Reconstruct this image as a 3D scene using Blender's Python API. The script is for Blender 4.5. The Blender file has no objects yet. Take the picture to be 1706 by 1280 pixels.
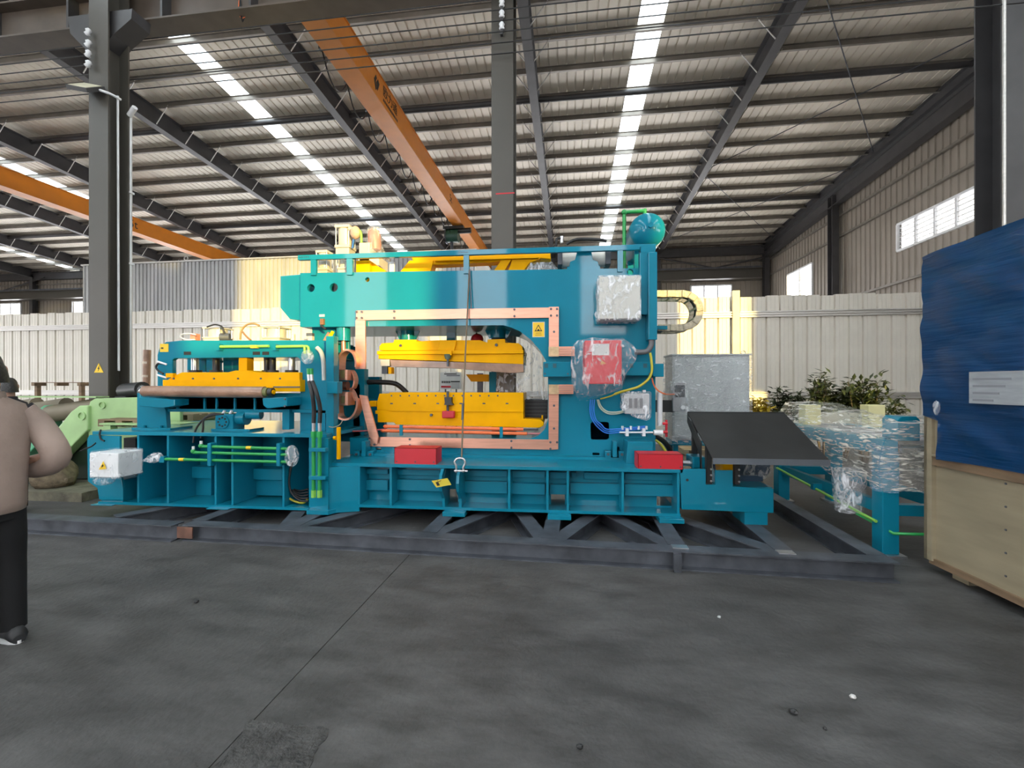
import bpy, math, random
from math import sin, cos, tan, pi, radians, sqrt
from mathutils import Vector, Matrix
from mathutils.geometry import tessellate_polygon
random.seed(7)
SC = bpy.context.scene
COL = SC.collection

# ------------------------------------------------------------------ camera
FPX, CAMH = 740.0, 1.55            # focal length in pixels of the 1706 px frame, eye height
YAW = radians(5.9)                 # camera turned left of the machine's depth axis
BROT = radians(-1.57)              # the hall's grid against the machine's axis
cam = bpy.data.cameras.new('camera'); cam.sensor_width = 36.0
cam.lens = FPX / 1706 * 36; cam.clip_start = .05; cam.clip_end = 300
camo = bpy.data.objects.new('camera', cam); COL.objects.link(camo)
camo.location = (0, 0, CAMH); camo.rotation_euler = (pi/2, 0, YAW)
SC.camera = camo
# ------------------------------------------------------------------ world, sun, exposure
W = bpy.data.worlds.new('sky'); SC.world = W; W.use_nodes = True
bg = W.node_tree.nodes['Background']
bg.inputs['Color'].default_value = (.97, .965, .985, 1); bg.inputs['Strength'].default_value = 5.5
SUN_DIR = Vector((-.72, 1, -.13)); SUN_DIR.rotate(Matrix.Rotation(BROT, 3, 'Z'))
sun = bpy.data.lights.new('sun', 'SUN'); sun.energy = 6.5; sun.color = (1, .74, .22); sun.angle = radians(.8)
suno = bpy.data.objects.new('sun', sun); COL.objects.link(suno)
suno.rotation_euler = SUN_DIR.to_track_quat('-Z', 'Y').to_euler(); suno.location = (20, -30, 12)
SC.view_settings.view_transform = 'Standard'; SC.view_settings.look = 'None'
SC.view_settings.exposure = 0.5; SC.view_settings.gamma = 1; SC.view_settings.use_curve_mapping = False
SC.cycles.use_denoising = True
SC.cycles.max_bounces = 8; SC.cycles.diffuse_bounces = 5; SC.cycles.glossy_bounces = 4
SC.cycles.transparent_max_bounces = 12; SC.cycles.transmission_bounces = 4
SC.cycles.sample_clamp_indirect = 6

# ------------------------------------------------------------------ measuring: a photo pixel onto a plane at depth Y
def _ray(px, py, a):
    u = (px - 853) / FPX; v = (640 - py) / FPX; k = cos(a) + u*sin(a)
    return (-sin(a) + u*cos(a)) / k, v / k
def mx(px, Y): return _ray(px, 640, YAW)[0] * Y
def mz(px, py, Y): return CAMH + _ray(px, py, YAW)[1] * Y
def pp(pts, Y): return [(mx(x, Y), mz(x, y, Y)) for x, y in pts]
def fp(px, py, z=0):
    r = _ray(px, py, YAW); Y = (z - CAMH) / r[1]; return r[0]*Y, Y
HY = YAW - BROT
def hx(px, Y): return _ray(px, 640, HY)[0] * Y
def hz(px, py, Y): return CAMH + _ray(px, py, HY)[1] * Y

# ------------------------------------------------------------------ mesh helpers
class MB:
    def __init__(s): s.v = []; s.f = []; s.s = []
    def add(s, v, f, smooth=False):
        o = len(s.v); s.v += [tuple(p) for p in v]; s.f += [tuple(i+o for i in q) for q in f]; s.s += [smooth]*len(f); return s
    def box(s, x0, x1, y0, y1, z0, z1, M=None):
        if x0 > x1: x0, x1 = x1, x0
        if y0 > y1: y0, y1 = y1, y0
        if z0 > z1: z0, z1 = z1, z0
        v = [Vector((x, y, z)) for z in (z0, z1) for x, y in ((x0, y0), (x1, y0), (x1, y1), (x0, y1))]
        if M is not None: v = [M @ p for p in v]
        return s.add(v, [(3, 2, 1, 0), (4, 5, 6, 7), (0, 1, 5, 4), (1, 2, 6, 5), (2, 3, 7, 6), (3, 0, 4, 7)])
    def prism(s, poly, d0, d1, axis='y', holes=()):
        P = {'y': lambda a, b, d: (a, d, b), 'x': lambda a, b, d: (d, a, b), 'z': lambda a, b, d: (a, b, d)}[axis]
        def area(l): return sum(l[i][0]*l[(i+1) % len(l)][1] - l[(i+1) % len(l)][0]*l[i][1] for i in range(len(l)))
        loops = [list(poly) if area(poly) > 0 else list(poly)[::-1]] + [list(h) if area(h) < 0 else list(h)[::-1] for h in holes]
        flat = [p for l in loops for p in l]; n = len(flat)
        if d0 > d1: d0, d1 = d1, d0
        tris = tessellate_polygon([[Vector((a, b, 0)) for a, b in l] for l in loops]) if (holes or len(poly) > 4 or True) else []
        v = [P(a, b, d0) for a, b in flat] + [P(a, b, d1) for a, b in flat]
        f = []; flip = axis == 'y'
        for t in tris:
            a, b, c = [flat[i] for i in t]
            ccw = (b[0]-a[0])*(c[1]-a[1]) - (b[1]-a[1])*(c[0]-a[0]) > 0
            t = tuple(t) if ccw else tuple(t)[::-1]
            lo, hi = (t, t[::-1]) if flip else (t[::-1], t)
            f.append(lo); f.append(tuple(i+n for i in hi))
        o = 0
        for l in loops:
            m = len(l)
            for i in range(m):
                a, b = o+i, o+(i+1) % m
                q = (a, b, b+n, a+n)
                f.append(q[::-1] if flip else q)
            o += m
        return s.add(v, f)
    def ring_loft(s, rings, smooth=True, caps=True, close=True):
        n = len(rings[0]); v = [p for r in rings for p in r]; f = []
        for i in range(len(rings)-1):
            for j in range(n if close else n-1):
                k = (j+1) % n; f.append((i*n+j, i*n+k, (i+1)*n+k, (i+1)*n+j))
        s.add(v, f, smooth)
        if caps:
            s.add(rings[0], [tuple(range(n))[::-1]]); s.add(rings[-1], [tuple(range(n))])
        return s
    def cyl(s, p0, p1, r0, r1=None, n=14, caps=True, smooth=True):
        p0, p1 = Vector(p0), Vector(p1); r1 = r0 if r1 is None else r1
        return s.lathe([(r0, 0), (r1, (p1-p0).length)], p0, p1-p0, n, caps, smooth)
    def lathe(s, prof, o, axis, n=20, caps=True, smooth=True):
        o = Vector(o); q = Vector(axis).to_track_quat('Z', 'Y')
        rings = [[o + q @ Vector((r*cos(2*pi*j/n), r*sin(2*pi*j/n), h)) for j in range(n)] for r, h in prof]
        return s.ring_loft(rings, smooth, caps)
    def tube(s, pts, r, n=8, sub=5, caps=True):
        P = [Vector(p) for p in pts]
        if sub > 1 and len(P) > 2:
            Q = []
            for i in range(len(P)-1):
                a, b, c, d = P[max(i-1, 0)], P[i], P[i+1], P[min(i+2, len(P)-1)]
                for k in range(sub):
                    t = k/sub; Q.append(.5*((2*b)+(c-a)*t+(2*a-5*b+4*c-d)*t*t+(3*b-a-3*c+d)*t**3))
            P = Q + [P[-1]]
        rings = []; up = None
        for i, p in enumerate(P):
            t = (P[min(i+1, len(P)-1)] - P[max(i-1, 0)]).normalized()
            if up is None: up = Vector((0, 0, 1)) if abs(t.z) < .9 else Vector((1, 0, 0))
            sd = t.cross(up).normalized(); up = sd.cross(t).normalized()
            rr = r[min(i, len(r)-1)] if isinstance(r, (list, tuple)) else r
            rings.append([p + rr*(cos(2*pi*j/n)*sd + sin(2*pi*j/n)*up) for j in range(n)])
        return s.ring_loft(rings, True, caps)
    def ball(s, c, r, nu=16, nv=10):
        r = r if isinstance(r, (list, tuple)) else (r, r, r); c = Vector(c)
        rings = [[c + Vector((r[0]*cos(2*pi*j/nu)*sin(pi*(i+.02)/(nv+.04)), r[1]*sin(2*pi*j/nu)*sin(pi*(i+.02)/(nv+.04)), -r[2]*cos(pi*(i+.02)/(nv+.04)))) for j in range(nu)] for i in range(nv+1)]
        return s.ring_loft(rings, True, True)
    def ibeam(s, p0, p1, h, b, tf, tw, up=(0, 0, 1)):
        """I-section from p0 to p1; p0, p1 on the underside centre line."""
        p0, p1 = Vector(p0), Vector(p1); t = (p1-p0).normalized(); up = Vector(up); sd = t.cross(up).normalized(); up = sd.cross(t)
        pr = [(-b/2, 0), (b/2, 0), (b/2, tf), (tw/2, tf), (tw/2, h-tf), (b/2, h-tf), (b/2, h), (-b/2, h), (-b/2, h-tf), (-tw/2, h-tf), (-tw/2, tf), (-b/2, tf)]
        n = 12; v = [p + a*sd + c*up for p in (p0, p1) for a, c in pr]
        f = [(i, (i+1) % n, (i+1) % n + n, i+n) for i in range(n)]
        caps = [(0, 1, 2, 11), (11, 2, 3, 10), (10, 3, 4, 9), (9, 4, 5, 8), (8, 5, 6, 7)]
        f = [q[::-1] for q in f]
        return s.add(v, f + caps + [tuple(i+n for i in q[::-1]) for q in caps])
    def bolt(s, c, r=.012, h=.01, d=(0, -1, 0)):
        return s.cyl(c, Vector(c)+Vector(d)*h, r, n=6, smooth=False)
    def mesh(s, name, off=(0, 0, 0)):
        m = bpy.data.meshes.new(name)
        m.from_pydata([(x-off[0], y-off[1], z-off[2]) for x, y, z in s.v], [], s.f)
        m.polygons.foreach_set('use_smooth', s.s); m.update(); return m

OFF = {}; ROT = [0.0]
def _place(o, loc, rz=0):
    R = Matrix.Rotation(ROT[0], 3, 'Z'); o.location = R @ Vector(loc); o.rotation_euler = (0, 0, ROT[0]+rz)
def tag(o, label=None, cat=None, group=None, kind=None):
    if label: o['label'] = label
    if cat: o['category'] = cat
    if group: o['group'] = group
    if kind: o['kind'] = kind
    return o
def thing(name, label, cat, loc, group=None, kind=None, rz=0, local=False):
    o = bpy.data.objects.new(name, None); COL.objects.link(o); o.empty_display_size = .2
    _place(o, loc, rz); OFF[o.name] = (0, 0, 0) if local else tuple(loc)
    return tag(o, label, cat, group, kind)
def obj(name, mb, mat, parent=None, bevel=0, label=None, cat=None, group=None, kind=None):
    if parent is not None:
        off = OFF[parent.name]
    else:
        xs, ys, zs = zip(*mb.v); off = ((min(xs)+max(xs))/2, (min(ys)+max(ys))/2, min(zs))
    me = mb.mesh(name, off); me.materials.append(mat)
    o = bpy.data.objects.new(name, me); COL.objects.link(o); OFF[o.name] = off
    if parent is not None: o.parent = parent
    else: _place(o, off)
    if bevel:
        b = o.modifiers.new('edge', 'BEVEL'); b.width = bevel; b.segments = 2; b.limit_method = 'ANGLE'; b.angle_limit = radians(40); b.harden_normals = False
    return tag(o, label, cat, group, kind)
def share(name, src, parent, loc, rot=(0, 0, 0)):
    o = src.copy(); o.name = name; COL.objects.link(o); o.parent = parent; o.location = loc; o.rotation_euler = rot
    OFF[o.name] = OFF.get(src.name, (0, 0, 0)); return o
def box(*a): return MB().box(*a)
def pbox(x0, x1, y0, y1, Y, d, mb=None):
    """box whose front face covers photo pixels x0..x1, y0..y1 at depth Y and which is d deep."""
    xm = (x0+x1)/2; mb = mb or MB()
    return mb.box(mx(x0, Y), mx(x1, Y), Y, Y+d, mz(xm, y1, Y), mz(xm, y0, Y))
def rrect(x0, x1, z0, z1, r, n=4):
    pts = []
    for cx, cz, a0 in ((x1-r, z0+r, -pi/2), (x1-r, z1-r, 0), (x0+r, z1-r, pi/2), (x0+r, z0+r, pi)):
        pts += [(cx+r*cos(a0+pi/2*i/n), cz+r*sin(a0+pi/2*i/n)) for i in range(n+1)]
    return pts
def circ(cx, cz, r, n=18): return [(cx+r*cos(2*pi*i/n), cz+r*sin(2*pi*i/n)) for i in range(n)]
def text(name, body, size, mat, parent, loc, rot, extrude=.002, align='CENTER'):
    c = bpy.data.curves.new(name, 'FONT'); c.body = body; c.size = size; c.extrude = extrude; c.align_x = align; c.align_y = 'CENTER'
    c.materials.append(mat); o = bpy.data.objects.new(name, c); COL.objects.link(o); o.parent = parent
    me = bpy.data.meshes.new_from_object(o); me.name = name; bpy.data.objects.remove(o); bpy.data.curves.remove(c)
    o = bpy.data.objects.new(name, me); COL.objects.link(o); o.parent = parent
    of = OFF[parent.name]; o.location = (loc[0]-of[0], loc[1]-of[1], loc[2]-of[2]); o.rotation_euler = rot; return o

# ------------------------------------------------------------------ materials
def mat(name, col, rough=.5, metal=0, var=.12, scale=3, bump=0, bscale=40, coat=0, spec=.5, stretch=None, col2=None, coat_ior=1.5):
    m = bpy.data.materials.new(name); m.use_nodes = True; nt = m.node_tree; N = nt.nodes; L = nt.links
    b = N['Principled BSDF']; b.inputs['Roughness'].default_value = rough; b.inputs['Metallic'].default_value = metal
    b.inputs['Coat Weight'].default_value = coat; b.inputs['Coat Roughness'].default_value = .05; b.inputs['Coat IOR'].default_value = coat_ior; b.inputs['Specular IOR Level'].default_value = spec
    tc = N.new('ShaderNodeTexCoord'); mp = N.new('ShaderNodeMapping'); L.new(tc.outputs['Object'], mp.inputs['Vector'])
    if stretch: mp.inputs['Scale'].default_value = stretch
    no = N.new('ShaderNodeTexNoise'); no.inputs['Scale'].default_value = scale; no.inputs['Detail'].default_value = 5
    L.new(mp.outputs[0], no.inputs['Vector'])
    r = N.new('ShaderNodeValToRGB'); r.color_ramp.elements[0].position = .3; r.color_ramp.elements[1].position = .7
    c2 = col2 or tuple(min(1, c*(1+var)) for c in col); c1 = col if col2 else tuple(c*(1-var) for c in col)
    r.color_ramp.elements[0].color = (*c1, 1); r.color_ramp.elements[1].color = (*c2, 1)
    L.new(no.outputs['Fac'], r.inputs['Fac']); L.new(r.outputs[0], b.inputs['Base Color'])
    if bump:
        n2 = N.new('ShaderNodeTexNoise'); n2.inputs['Scale'].default_value = bscale; n2.inputs['Detail'].default_value = 4
        L.new(mp.outputs[0], n2.inputs['Vector'])
        bp = N.new('ShaderNodeBump'); bp.inputs['Strength'].default_value = bump; bp.inputs['Distance'].default_value = .02
        L.new(n2.outputs['Fac'], bp.inputs['Height']); L.new(bp.outputs[0], b.inputs['Normal'])
    return m
def film(name, col=(.9, .92, .95), opac=.3, rough=.12, bump=.5, bscale=9, stretch=(1.6, 1, .8)):
    m = bpy.data.materials.new(name); m.use_nodes = True; nt = m.node_tree; N = nt.nodes; L = nt.links
    b = N['Principled BSDF']; b.inputs['Base Color'].default_value = (*col, 1); b.inputs['Roughness'].default_value = rough
    out = N['Material Output']; tr = N.new('ShaderNodeBsdfTransparent'); mix = N.new('ShaderNodeMixShader')
    tc = N.new('ShaderNodeTexCoord'); mp = N.new('ShaderNodeMapping'); mp.inputs['Scale'].default_value = stretch; L.new(tc.outputs['Object'], mp.inputs['Vector'])
    no = N.new('ShaderNodeTexNoise'); no.inputs['Scale'].default_value = bscale; no.inputs['Detail'].default_value = 6; no.inputs['Distortion'].default_value = 1.2
    L.new(mp.outputs[0], no.inputs['Vector'])
    bp = N.new('ShaderNodeBump'); bp.inputs['Strength'].default_value = bump; bp.inputs['Distance'].default_value = .03
    L.new(no.outputs['Fac'], bp.inputs['Height']); L.new(bp.outputs[0], b.inputs['Normal'])
    mr = N.new('ShaderNodeMapRange'); mr.inputs['From Min'].default_value = .50; mr.inputs['From Max'].default_value = .68
    mr.inputs['To Min'].default_value = opac*.3; mr.inputs['To Max'].default_value = min(1, opac*1.7); L.new(no.outputs['Fac'], mr.inputs['Value'])  # streaks in the opacity paint whitish highlights into the film
    L.new(mr.outputs[0], mix.inputs['Fac']); L.new(tr.outputs[0], mix.inputs[1]); L.new(b.outputs[0], mix.inputs[2]); L.new(mix.outputs[0], out.inputs['Surface'])
    return m
def glass(name, col, opac):
    m = bpy.data.materials.new(name); m.use_nodes = True; nt = m.node_tree; N = nt.nodes; L = nt.links
    b = N['Principled BSDF']; b.inputs['Base Color'].default_value = (*col, 1); b.inputs['Roughness'].default_value = .05
    tr = N.new('ShaderNodeBsdfTransparent'); mix = N.new('ShaderNodeMixShader'); mix.inputs['Fac'].default_value = opac
    L.new(tr.outputs[0], mix.inputs[1]); L.new(b.outputs[0], mix.inputs[2]); L.new(mix.outputs[0], N['Material Output'].inputs['Surface']); return m
def skylight_mat():
    m = bpy.data.materials.new('skylight_sheet'); m.use_nodes = True; nt = m.node_tree; N = nt.nodes; L = nt.links
    N.remove(N['Principled BSDF']); t = N.new('ShaderNodeBsdfTranslucent'); t.inputs['Color'].default_value = (.82, .93, .97, 1)
    tr = N.new('ShaderNodeBsdfTransparent'); tr.inputs['Color'].default_value = (.85, .95, 1, 1); mix = N.new('ShaderNodeMixShader'); mix.inputs['Fac'].default_value = .35
    L.new(t.outputs[0], mix.inputs[1]); L.new(tr.outputs[0], mix.inputs[2]); L.new(mix.outputs[0], N['Material Output'].inputs['Surface']); return m
def concrete():
    m = mat('concrete_floor', (.078, .076, .074), .7, var=.2, scale=.9, bump=.25, bscale=30, spec=.35)
    nt = m.node_tree; N = nt.nodes; L = nt.links; b = N['Principled BSDF']
    tc = [n for n in N if n.type == 'TEX_COORD'][0]
    n3 = N.new('ShaderNodeTexNoise'); n3.inputs['Scale'].default_value = 5; n3.inputs['Detail'].default_value = 8; n3.inputs['Roughness'].default_value = .7
    mp = N.new('ShaderNodeMapping'); mp.inputs['Scale'].default_value = (.5, 1.2, 1); mp.inputs['Rotation'].default_value = (0, 0, .5); L.new(tc.outputs['Object'], mp.inputs['Vector']); L.new(mp.outputs[0], n3.inputs['Vector'])
    ramp = N.new('ShaderNodeValToRGB'); ramp.color_ramp.elements[0].position = .35; ramp.color_ramp.elements[1].position = .7
    ramp.color_ramp.elements[0].color = (.60, .60, .60, 1); ramp.color_ramp.elements[1].color = (1.28, 1.28, 1.30, 1); L.new(n3.outputs['Fac'], ramp.inputs['Fac'])
    src = b.inputs['Base Color'].links[0].from_socket
    mul = N.new('ShaderNodeMix'); mul.data_type = 'RGBA'; mul.blend_type = 'MULTIPLY'; mul.inputs['Factor'].default_value = 1
    L.new(src, mul.inputs['A']); L.new(ramp.outputs[0], mul.inputs['B']); L.new(mul.outputs['Result'], b.inputs['Base Color'])
    mr = N.new('ShaderNodeMapRange'); mr.inputs['To Min'].default_value = .45; mr.inputs['To Max'].default_value = .75; L.new(n3.outputs['Fac'], mr.inputs['Value']); L.new(mr.outputs[0], b.inputs['Roughness'])
    return m

TEAL = mat('teal_paint', (.005, .188, .283), .4, var=.10, scale=1.5, spec=.08, coat=.6, coat_ior=1.5, bump=.02, bscale=12)
YEL = mat('yellow_paint', (.84, .40, .0), .42, var=.08, spec=.08)
COPPER = mat('copper', (.74, .37, .265), .34, metal=.75, var=.08, stretch=(1, 1, 12), scale=4)
STEEL = mat('bright_steel', (.6, .6, .62), .28, metal=.9)
DSTEEL = mat('dark_mill_steel', (.085, .093, .11), .5, metal=.35, var=.35, scale=5, bump=.08)
BLACK = mat('black_rubber', (.012, .012, .013), .5)
BLKPAINT = mat('black_painted_plate', (.022, .023, .024), .42, var=.3, scale=2.5)
RED = mat('red_paint', (.52, .012, .025), .45, var=.08)
GREENP = mat('green_pipe_paint', (.02, .30, .07), .35)
LIME = mat('lime_pipe_paint', (.22, .5, .08), .4)
ORANGEP = mat('orange_pipe_paint', (.8, .17, .05), .4)
CREAM = mat('cream_cast_metal', (.55, .50, .42), .4, metal=.2)
WHITEP = mat('white_plastic', (.72, .73, .74), .4)
BROWNW = mat('brown_wrapping_paper', (.30, .17, .11), .4, var=.25, scale=6, bump=.35, bscale=25, coat=.3)
CRANE = mat('crane_orange_paint', (.62, .20, .012), .42, var=.06)
COLM = mat('grey_column_paint', (.066, .06, .05), .38, var=.08, scale=1.2)
RAFT = mat('dark_rafter_paint', (.05, .048, .05), .45, var=.15)
PURL = mat('galvanised_purlin', (.2, .18, .155), .42, metal=.4, var=.15)
SHEET = mat('roof_sheet', (.76, .70, .60), .5, var=.12, scale=.8, metal=.15)
WALLS = mat('wall_sheet', (.27, .235, .195), .55, var=.1, scale=.8)
FENCE = mat('fence_sheet', (.73, .69, .61), .42, var=.07, scale=1.5, metal=.1)
GALV = mat('galvanised_rail', (.62, .60, .57), .35, metal=.55, var=.1, stretch=(.2, 1, 8))
CONC = concrete()
CONC2 = mat('rough_concrete_patch', (.05, .049, .047), .8, var=.45, scale=14, bump=1.0, bscale=45)
WOOD = mat('pale_plywood', (.30, .25, .165), .6, var=.16, scale=1.4, stretch=(1, 1, 6), bump=.05)
WOODB = mat('brown_timber', (.22, .145, .085), .65, var=.25, scale=3, stretch=(1, 1, 5))
GREY = mat('grey_cabinet_paint', (.36, .38, .38), .4)
LGREEN = mat('pale_green_paint', (.36, .55, .25), .42, var=.12)
DGREEN = mat('sea_green_paint', (.12, .42, .24), .4)
SHADOW = mat('dark_void', (.01, .01, .011), .7)
FILM = film('clear_stretch_film', opac=.30)
FILMC = film('stretch_film_taut', (.92, .94, .97), opac=.34, bump=.9, bscale=11, stretch=(1, 1, 2.6), rough=.08)
FILMD = film('stretch_film_dense', opac=.5, bscale=10)
FILMY = film('stretch_film_loose', (.9, .88, .8), opac=.48, bscale=6, stretch=(1, 1, 6))
GLASSM = glass('window_glass', (.85, .9, 1), .12)
SKYL = skylight_mat()
YSIGN = mat('yellow_sign', (.85, .55, .02), .5)
INK = mat('black_ink', (.015, .013, .012), .6)
WHITEB = mat('white_board', (.55, .54, .52), .5)

# ================================================================== THE HALL (its own grid, turned by BROT)
ROT[0] = BROT
XL, XR, XRR, YN, YF = -46.0, 10.97, 25.0, -9.0, 26.6
def zr(Y): return 11.2 - .064*Y if Y > 5 else 10.88 - .064*(5-Y)
# floor: cast slabs on a dark bed, a saw-cut joint between them
fl = obj('floor', box(XL, XRR, YN, YF, -.25, -.012), SHADOW, kind='structure')
ed = [XL, -13.45, -7.45, -1.446, 4.55, 10.55, XRR]
for i in range(len(ed)-1):
    obj('slab', box(ed[i]+.003, ed[i+1]-.003, YN, YF, -.05, 0), CONC, fl)
q = [fp(x, y) for x, y in ((418, 1198), (548, 1216), (505, 1300), (352, 1290))]
Rb = Matrix.Rotation(-BROT, 2); q = [tuple(Rb @ Vector(p)) for p in q]
mb = MB(); rp = []
for i in range(4):
    a, b = Vector(q[i]), Vector(q[(i+1) % 4])
    for k in range(9): p = a.lerp(b, k/9); rp.append((p.x+random.uniform(-.012, .012), p.y+random.uniform(-.012, .012)))
mb.prism(rp, 0, .004, 'z'); obj('repair_patch', mb, CONC2, fl, label='rough square patch cut into the concrete')

# roof: ribbed sheet, skylight strips, purlins, rafters
SKX = [1.97-12*k for k in range(4)]; SKW = .31
def ribs(x0, x1, pitch, rib, dep):
    out = []; n = max(1, round((x1-x0)/pitch)); p = (x1-x0)/n
    for i in range(n):
        a = x0+i*p; out += [(a, 0), (a+p-rib, 0), (a+p-rib*.75, dep), (a+p-rib*.25, dep)]
    return out + [(x1, 0)]
def roof_strip(x0, x1, ya, yb, dz=0, pitch=.25):
    pr = ribs(x0, x1, pitch, .05, .03); mb = MB(); n = len(pr)
    v = [(x, Y, zr(Y)+d+dz) for Y in (ya, yb) for x, d in pr]
    mb.add(v, [(i, i+1, i+1+n, i+n)[::-1] for i in range(n-1)]); return mb
ce = None; cuts = []
SKN = [1.97-6*k for k in range(-3, 7)]; SNW = .8          # unseen wider strips added over the camera to let in more light
mb = MB()
for cs, w, ya, yb in ((SKX, SKW, 5, YF+.3), (SKN, SNW, YN-.3, 5)):
    xs = sorted([XL] + [s+k*w for s in cs for k in (-1, 1)] + [XRR])
    for i in range(0, len(xs), 2):
        t = roof_strip(xs[i], xs[i+1], ya, yb); mb.add(t.v, t.f)
ce = obj('ceiling', mb, SHEET, kind='structure')
PUR = [26.2-1.06*k for k in range(17)] + [26.2-1.06*17-1.5*k for k in range(1, 12)]
PUR = [p for p in PUR if p > YN+.2]
for x in SKX:
    seg = [YF+.3] + [26.2-1.06*4*k for k in range(1, 5)] + [5]
    for a, b in zip(seg, seg[1:]):
        obj('skylight_panel', roof_strip(x-SKW, x+SKW, b+.01, a-.01, .012, .155), SKYL, ce)
for x in SKN: obj('skylight_panel', roof_strip(x-SNW, x+SNW, YN-.3, 4.99, .012, .155), SKYL, ce)
for k, Y in enumerate(PUR):
    Z = zr(Y)
    if k in (5, 12):
        mb = MB().cyl((XL, Y, Z-.16), (XR, Y, Z-.16), .085, n=10); obj('strut_tube', mb, RAFT, ce)
    mb = MB(); mb.box(XL, XR, Y-.035, Y+.035, Z-.025, Z-.01); mb.box(XL, XR, Y-.008, Y+.008, Z-.15, Z-.02); mb.box(XL, XR, Y-.035, Y+.035, Z-.165, Z-.15)
    obj('purlin', mb, PURL, ce)
BAY = [-1.03+6*k for k in range(-7, 3)]; BAY[-1] = 10.75
brace = None
for X in BAY:
    r = obj('rafter', MB().ibeam((X, 5, zr(5)-.78), (X, YF, zr(YF)-.58), .56, .24, .02, .02), RAFT, ce)
    obj('rafter', MB().ibeam((X, YN, zr(YN)-.58), (X, 5, zr(5)-.78), .56, .24, .02, .02), RAFT, ce)
    if -32 < X < 9:
        for sd in ((1,) if X < -4 else (-1, 1)):
            for Y in PUR[1:17]:
                if brace is None:
                    mbb = MB().cyl((.1, 0, -.66), (.52, 0, -.1), .016, n=5)
                    brace = obj('fly_brace', mbb, GALV, r); b0 = brace; brace.location = Vector((X, Y, zr(Y))) - Vector(OFF[r.name]); b0.data.transform(Matrix.Translation(Vector(OFF[r.name])))
                else:
                    share('fly_brace', brace, r, Vector((X, Y, zr(Y))) - Vector(OFF[r.name]), (0, 0, 0 if sd > 0 else pi))
for a, b in (((5.1, 10.0), (10.6, 17.2)), ((10.6, 11.5), (5.1, 17.8)), ((5.1, 18), (10.6, 25)), ((10.6, 18), (5.1, 25))):
    obj('cross_brace_rod', MB().cyl((*a, zr(a[1])-.34), (*b, zr(b[1])-.34), .014, n=6), DSTEEL, ce)

# walls
def sheet_wall(name, u0, u1, mapf, holes, ztop, pitch=.27, m=WALLS, inner=1):
    """ribbed sheet wall; holes = (u0, u1, z0, z1); mapf(u, d) -> (x, y)"""
    mb = MB(); n = round((u1-u0)/pitch); p = (u1-u0)/n
    for i in range(n):
        a = u0+i*p; mid = a+p/2; iv = [(0, ztop(mid))]
        for h in holes:
            if h[0] < mid < h[1]:
                nv = []
                for lo, hi in iv:
                    if h[2] > lo: nv.append((lo, min(hi, h[2])))
                    if h[3] < hi: nv.append((max(lo, h[3]), hi))
                iv = nv
        pr = [(a, 0), (a+p*.72, 0), (a+p*.8, .035*inner), (a+p*.94, .035*inner), (a+p, 0)]
        for lo, hi in iv:
            v = [(*mapf(u, d), z) for z in (lo, hi) for u, d in pr]
            mb.add(v, [(j, j+1, j+6, j+5) for j in range(4)])
    return obj(name, mb, m, kind='structure')
def girt(parent, a, b, s=.05):
    d = Vector(b)-Vector(a); mb = MB(); mb.box(min(a[0], b[0])-s, max(a[0], b[0])+s, min(a[1], b[1])-s, max(a[1], b[1])+s, a[2]-.04, a[2]+.04); return obj('girt', mb, PURL, parent)
WR = [(12.7, 25.4, -1, 3.9), (11.2, 16.5, 6.02, 6.9), (21.8, 24.15, 5.0, 7.06)]  # lowest opening is added, hidden by the fence, to brighten the roof
wr = sheet_wall('wall_right', 3.5, YF, lambda u, d: (XR-d, u), WR, zr)
for z in (4.05, 4.95, 7.55, 8.4, 9.2): girt(wr, (XR-.1, 3.6, z), (XR-.1, YF, z))
obj('fascia_beam', MB().ibeam((XR-.28, 4, zr(4)-1.25), (XR-.28, YF, zr(YF)-1.05), .7, .3, .02, .02), RAFT, wr)
for Y in (19.6, 25.9):
    obj('gable_column', MB().ibeam((XR-.28, Y, 0), (XR-.28, Y, zr(Y)-.7), .34, .26, .02, .016, up=(0, 1, 0)), RAFT, wr)
for Y in (10.3, ): obj('gable_column', MB().ibeam((XR-.28, Y, 0), (XR-.28, Y, zr(Y)-.7), .34, .26, .02, .016, up=(0, 1, 0)), RAFT, wr)
WF = [(6.83, 9.05, 5.0, 7.16), (.9, 3.1, 5.0, 7.16), (-34.2, -31.6, 5.2, 7.25), (-41, -38.4, 5.2, 7.25), (-28, -25.5, 5.2, 7.25), (-22, -19.5, 5.2, 7.25)]
wf = sheet_wall('wall_back', XL, XR, lambda u, d: (u, YF-d), WF + [(XL+6*k+.6, XL+6*k+5.4, -1, 4.6) for k in range(9)], lambda u: zr(YF))  # hidden row of low openings added to light the roof from below
for z in (4.75, 7.4, 8.5): girt(wf, (XL, YF-.1, z), (XR, YF-.1, z))
for X in BAY[:-1]: obj('wall_column', MB().ibeam((X, YF-.45, 0), (X, YF-.45, zr(YF)-.4), .34, .26, .02, .016, up=(0, 1, 0)), RAFT, wf)
obj('eave_beam', MB().ibeam((XL, YF-.35, zr(YF)-.75), (XR, YF-.35, zr(YF)-.75), .5, .2, .02, .016), RAFT, wf)
for a, b in (((1098, 430), (1190, 447)), ((1190, 447), (1276, 428))): obj('diagonal_brace', MB().cyl((hx(a[0], YF-.5), YF-.5, hz(*a, YF-.5)), (hx(b[0], YF-.5), YF-.5, hz(*b, YF-.5)), .05, n=6), RAFT, wf)
obj('diagonal_brace', MB().cyl((-36, YF-.4, 8.9), (-43, YF-.4, 7.2), .05, n=6), RAFT, wf)
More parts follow.
